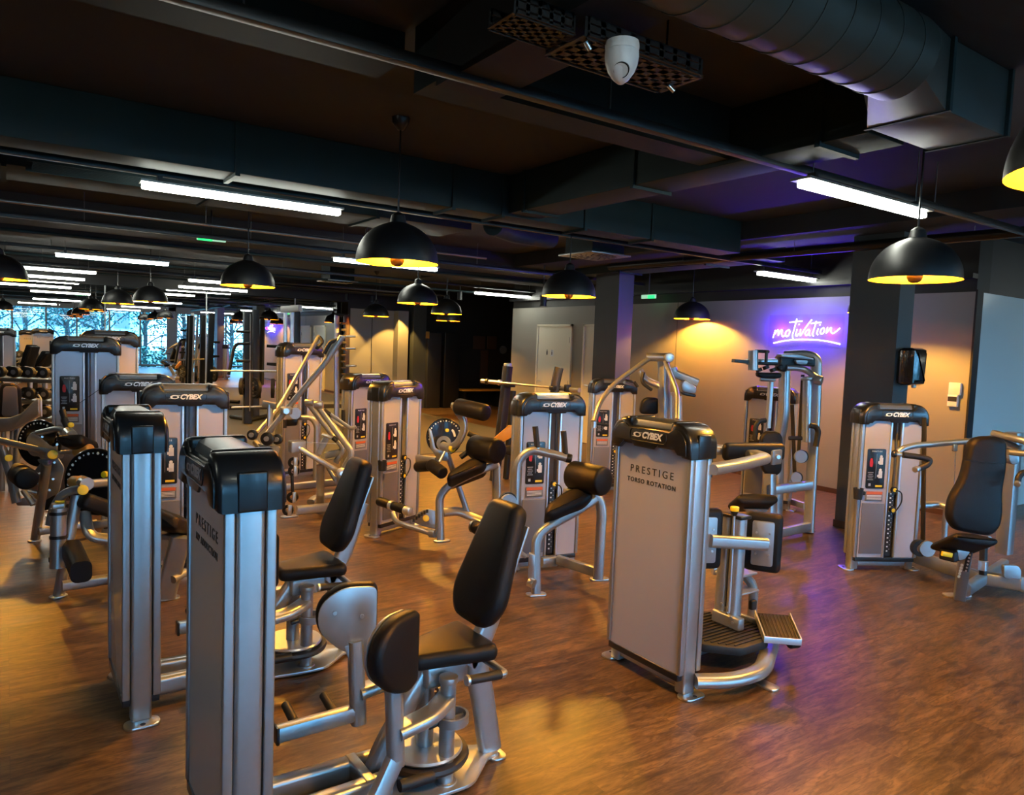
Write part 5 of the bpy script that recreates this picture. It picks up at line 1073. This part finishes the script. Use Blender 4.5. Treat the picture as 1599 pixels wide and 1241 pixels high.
# ------------------------------------------------------------------ lounge
YL = YM
def LP(x, y, off=.0): return ay(x, y, YL - off)
for k, (x0, x1, y0, y1) in enumerate(((652, 676, 520, 640), (678, 705, 520, 640))):
    a, b = LP(x0, y1), LP(x1, y0); o = MB().box(((a.x + b.x) / 2, YL - .25, b.z / 2), (b.x - a.x, .45, b.z), .01).build('locker', 'walldark' if k == 0 else 'darkmetal'); tag(o, ['left tall dark locker with a small pale label', 'right tall dark locker beside the lounge bench'][k], 'locker', 'dark lockers in the lounge')
a = LP(668, 523, .49); o = MB().box((a.x, YL - .48, a.z), (.10, .01, .17), .002).build('notice', 'wood'); tag(o, 'small amber lit notice high on the left dark locker', 'notice')
for k, (x0, x1, y0, y1) in enumerate(((738, 757, 525, 545), (760, 775, 525, 545), (748, 762, 547, 600))):
    a, b = LP(x0, y1), LP(x1, y0); o = MB().box(((a.x + b.x) / 2, YL - .02, (a.z + b.z) / 2), (b.x - a.x, .03, b.z - a.z), .005).build('wall_panel', 'skirt'); tag(o, ['left upper brown wall panel in the dark lounge', 'right upper brown wall panel in the dark lounge', 'long lower brown wall panel in the dark lounge'][k], 'panel', 'brown wall panels in the lounge')
a, b = LP(704, 630), LP(770, 626); o = MB().box(((a.x + b.x) / 2, YL - .35, .46), (b.x - a.x, .5, .05), .01).build('lounge_bench', 'wood'); tag(o, 'low wooden bench along the back of the dark lounge', 'bench')
for x in (a.x + .1, b.x - .1): MB().box((x, YL - .35, .22), (.06, .4, .43)).build('bench_leg', 'darkmetal', o)
for k, x in enumerate((710, 731, 752, 775)):
    a = LP(x, 613); o = MB().cyl((a.x, YL, a.z), (a.x, YL - .05, a.z), .05).build('coat_hook', 'darkmetal'); tag(o, 'round dark coat hook in the row above the lounge bench, counted %s from the left' % ['first', 'second', 'third', 'fourth'][k], 'hook', 'round hooks above the lounge bench')
a = LP(785, 546); o = MB().cyl((a.x, YL, a.z), (a.x, YL - .04, a.z), .11).build('wall_clock', 'shroud'); tag(o, 'round grey disc on the dark lounge wall near the door wall corner', 'clock')
for (x, y, d, lab) in ((848, 478, 10.5, 'black spotlight hanging above the door wall, left of the column lamp'), (718, 468, 14.0, 'small black spotlight over the lounge between two pendants')):
    c = D(x, y, d); o = MB().cyl(c, c + Vector((0, 0, .16)), .05).build('spotlight', 'darkmetal'); tag(o, lab, 'spotlight', 'black ceiling spotlights'); MB().cyl(c + Vector((0, 0, .16)), (c.x, c.y, CE), .008, n=8).build('stem', 'darkmetal', o)
for k, px_ in enumerate((541, 581, 622)):  # spotlights added to throw warm light pools on the panelled wall; middle one unlit
    q_ = ay(px_, 500, YM - .45); c = Vector((q_.x, YM - (.45 if k < 2 else .62), 2.58)); o = MB().cyl(c, c + Vector((0, 0, .14)), .045).build('spotlight', 'darkmetal')
    tag(o, 'added black ceiling spotlight above the pale panelled wall, %s of the three' % ['leftmost', 'middle', 'rightmost'][k], 'spotlight', 'black ceiling spotlights'); MB().cyl(c + Vector((0, 0, .14)), (c.x, c.y, CE), .008, n=8).build('stem', 'darkmetal', o)
    if k != 1:
        l = bpy.data.lights.new('added_pool_lamp', 'SPOT'); l.energy = 150; l.color = (1, .55, .12); l.spot_size = R(78); l.spot_blend = .25; l.shadow_soft_size = .02
        lo = bpy.data.objects.new('added_pool_lamp', l); col.objects.link(lo); lo.parent = o; lo.location = c + Vector((0, 0, -.01)); lo.rotation_euler = (R(8), 0, 0)
# ------------------------------------------------------------------ outside
G0 = MB().box((3, -30, -.4), (90, 50, .2)); o = G0.build('ground', mat('outdoor_ground', (.06, .10, .08), .9)); o['kind'] = 'structure'
leaf = mat('leaves', (.03, .11, .09), .7); bark = mat('bark', (.03, .03, .03), .8)
def tree(x, y, h, lab):
    o = empty('tree', (x, y, -.3)); tag(o, lab, 'tree', 'trees outside the windows'); tr_ = MB(); rnd = random.Random(int(x * 10)); tips = []
    tr_.tube([(0, 0, 0), (.1, 0, h * .3), (0, .1, h * .6)], .22, r=.3)
    for k in range(16):
        a = rnd.uniform(0, 6.28); z = h * rnd.uniform(.2, .6); L = h * rnd.uniform(.2, .4); e = Vector((cos(a) * L, sin(a) * L, z + L * rnd.uniform(.3, 1.1))); tr_.tube([(0, 0, z), Vector((e.x * .5, e.y * .5, (z + e.z) / 2 + .2)), e], .07, r=.3, caps=False); tips.append(e); tips.append(Vector((e.x * .6, e.y * .6, e.z)))
    tr_.build('trunk', bark, o); lf = MB()
    for e in tips:
        for k in range(30):
            c = e + Vector([rnd.gauss(0, h * .085) for _ in range(3)]); u = Vector([rnd.gauss(0, 1) for _ in range(3)]).normalized() * .09; w_ = u.orthogonal().normalized() * .05
            lf._add([c - u, c + w_, c + u, c - w_], [(0, 1, 2, 3)])
    lf.build('foliage', leaf, o)
for k, (x, y, h) in enumerate(((-1.5, -12, 5.5), (.8, -14, 6.5), (2.6, -11, 5.0), (4.6, -15, 7), (6.4, -12, 5.2), (8.8, -14, 6.2), (11.2, -12.5, 5.5))):
    tree(x, y, h, 'outdoor tree with teal leaves seen through the windows, counted %s from the left' % ['first', 'second', 'third', 'fourth', 'fifth', 'sixth', 'seventh'][k])
hd = MB(); rnd = random.Random(5)
for k in range(6000):
    c = Vector((rnd.uniform(-8, 18), -8.4 + rnd.gauss(0, .25), -.3 + rnd.uniform(0, 1.2))); u = Vector([rnd.gauss(0, 1) for _ in range(3)]).normalized() * .10; w_ = u.orthogonal().normalized() * .06; hd._add([c - u, c + w_, c + u, c - w_], [(0, 1, 2, 3)])
tag(hd.build('hedge', leaf), 'low leafy hedge running outside below the windows', 'hedge', None, 'stuff')
m = MB()
for z in (.9, 1.2, 1.5): m.box((4, -10, z), (26, .03, .04))
for k in range(27): m.box((-9 + k, -10, .6), (.04, .04, 1.9))
tag(m.build('fence', 'darkmetal'), 'thin dark railing fence outside the windows', 'fence')
bl = MB().box((2, -34, 2.5), (14, 6, 6)); o = bl.build('building', mat('pale_building', (.45, .6, .66), .8)); tag(o, 'pale building beyond the trees outside the windows', 'building')
for i in range(6):
    for j in range(1): MB().box((-3.5 + i * 2.2, -30.97, 2.6 + j * 3), (1.1, .06, 1.4)).build('building_window', 'shroud', o)
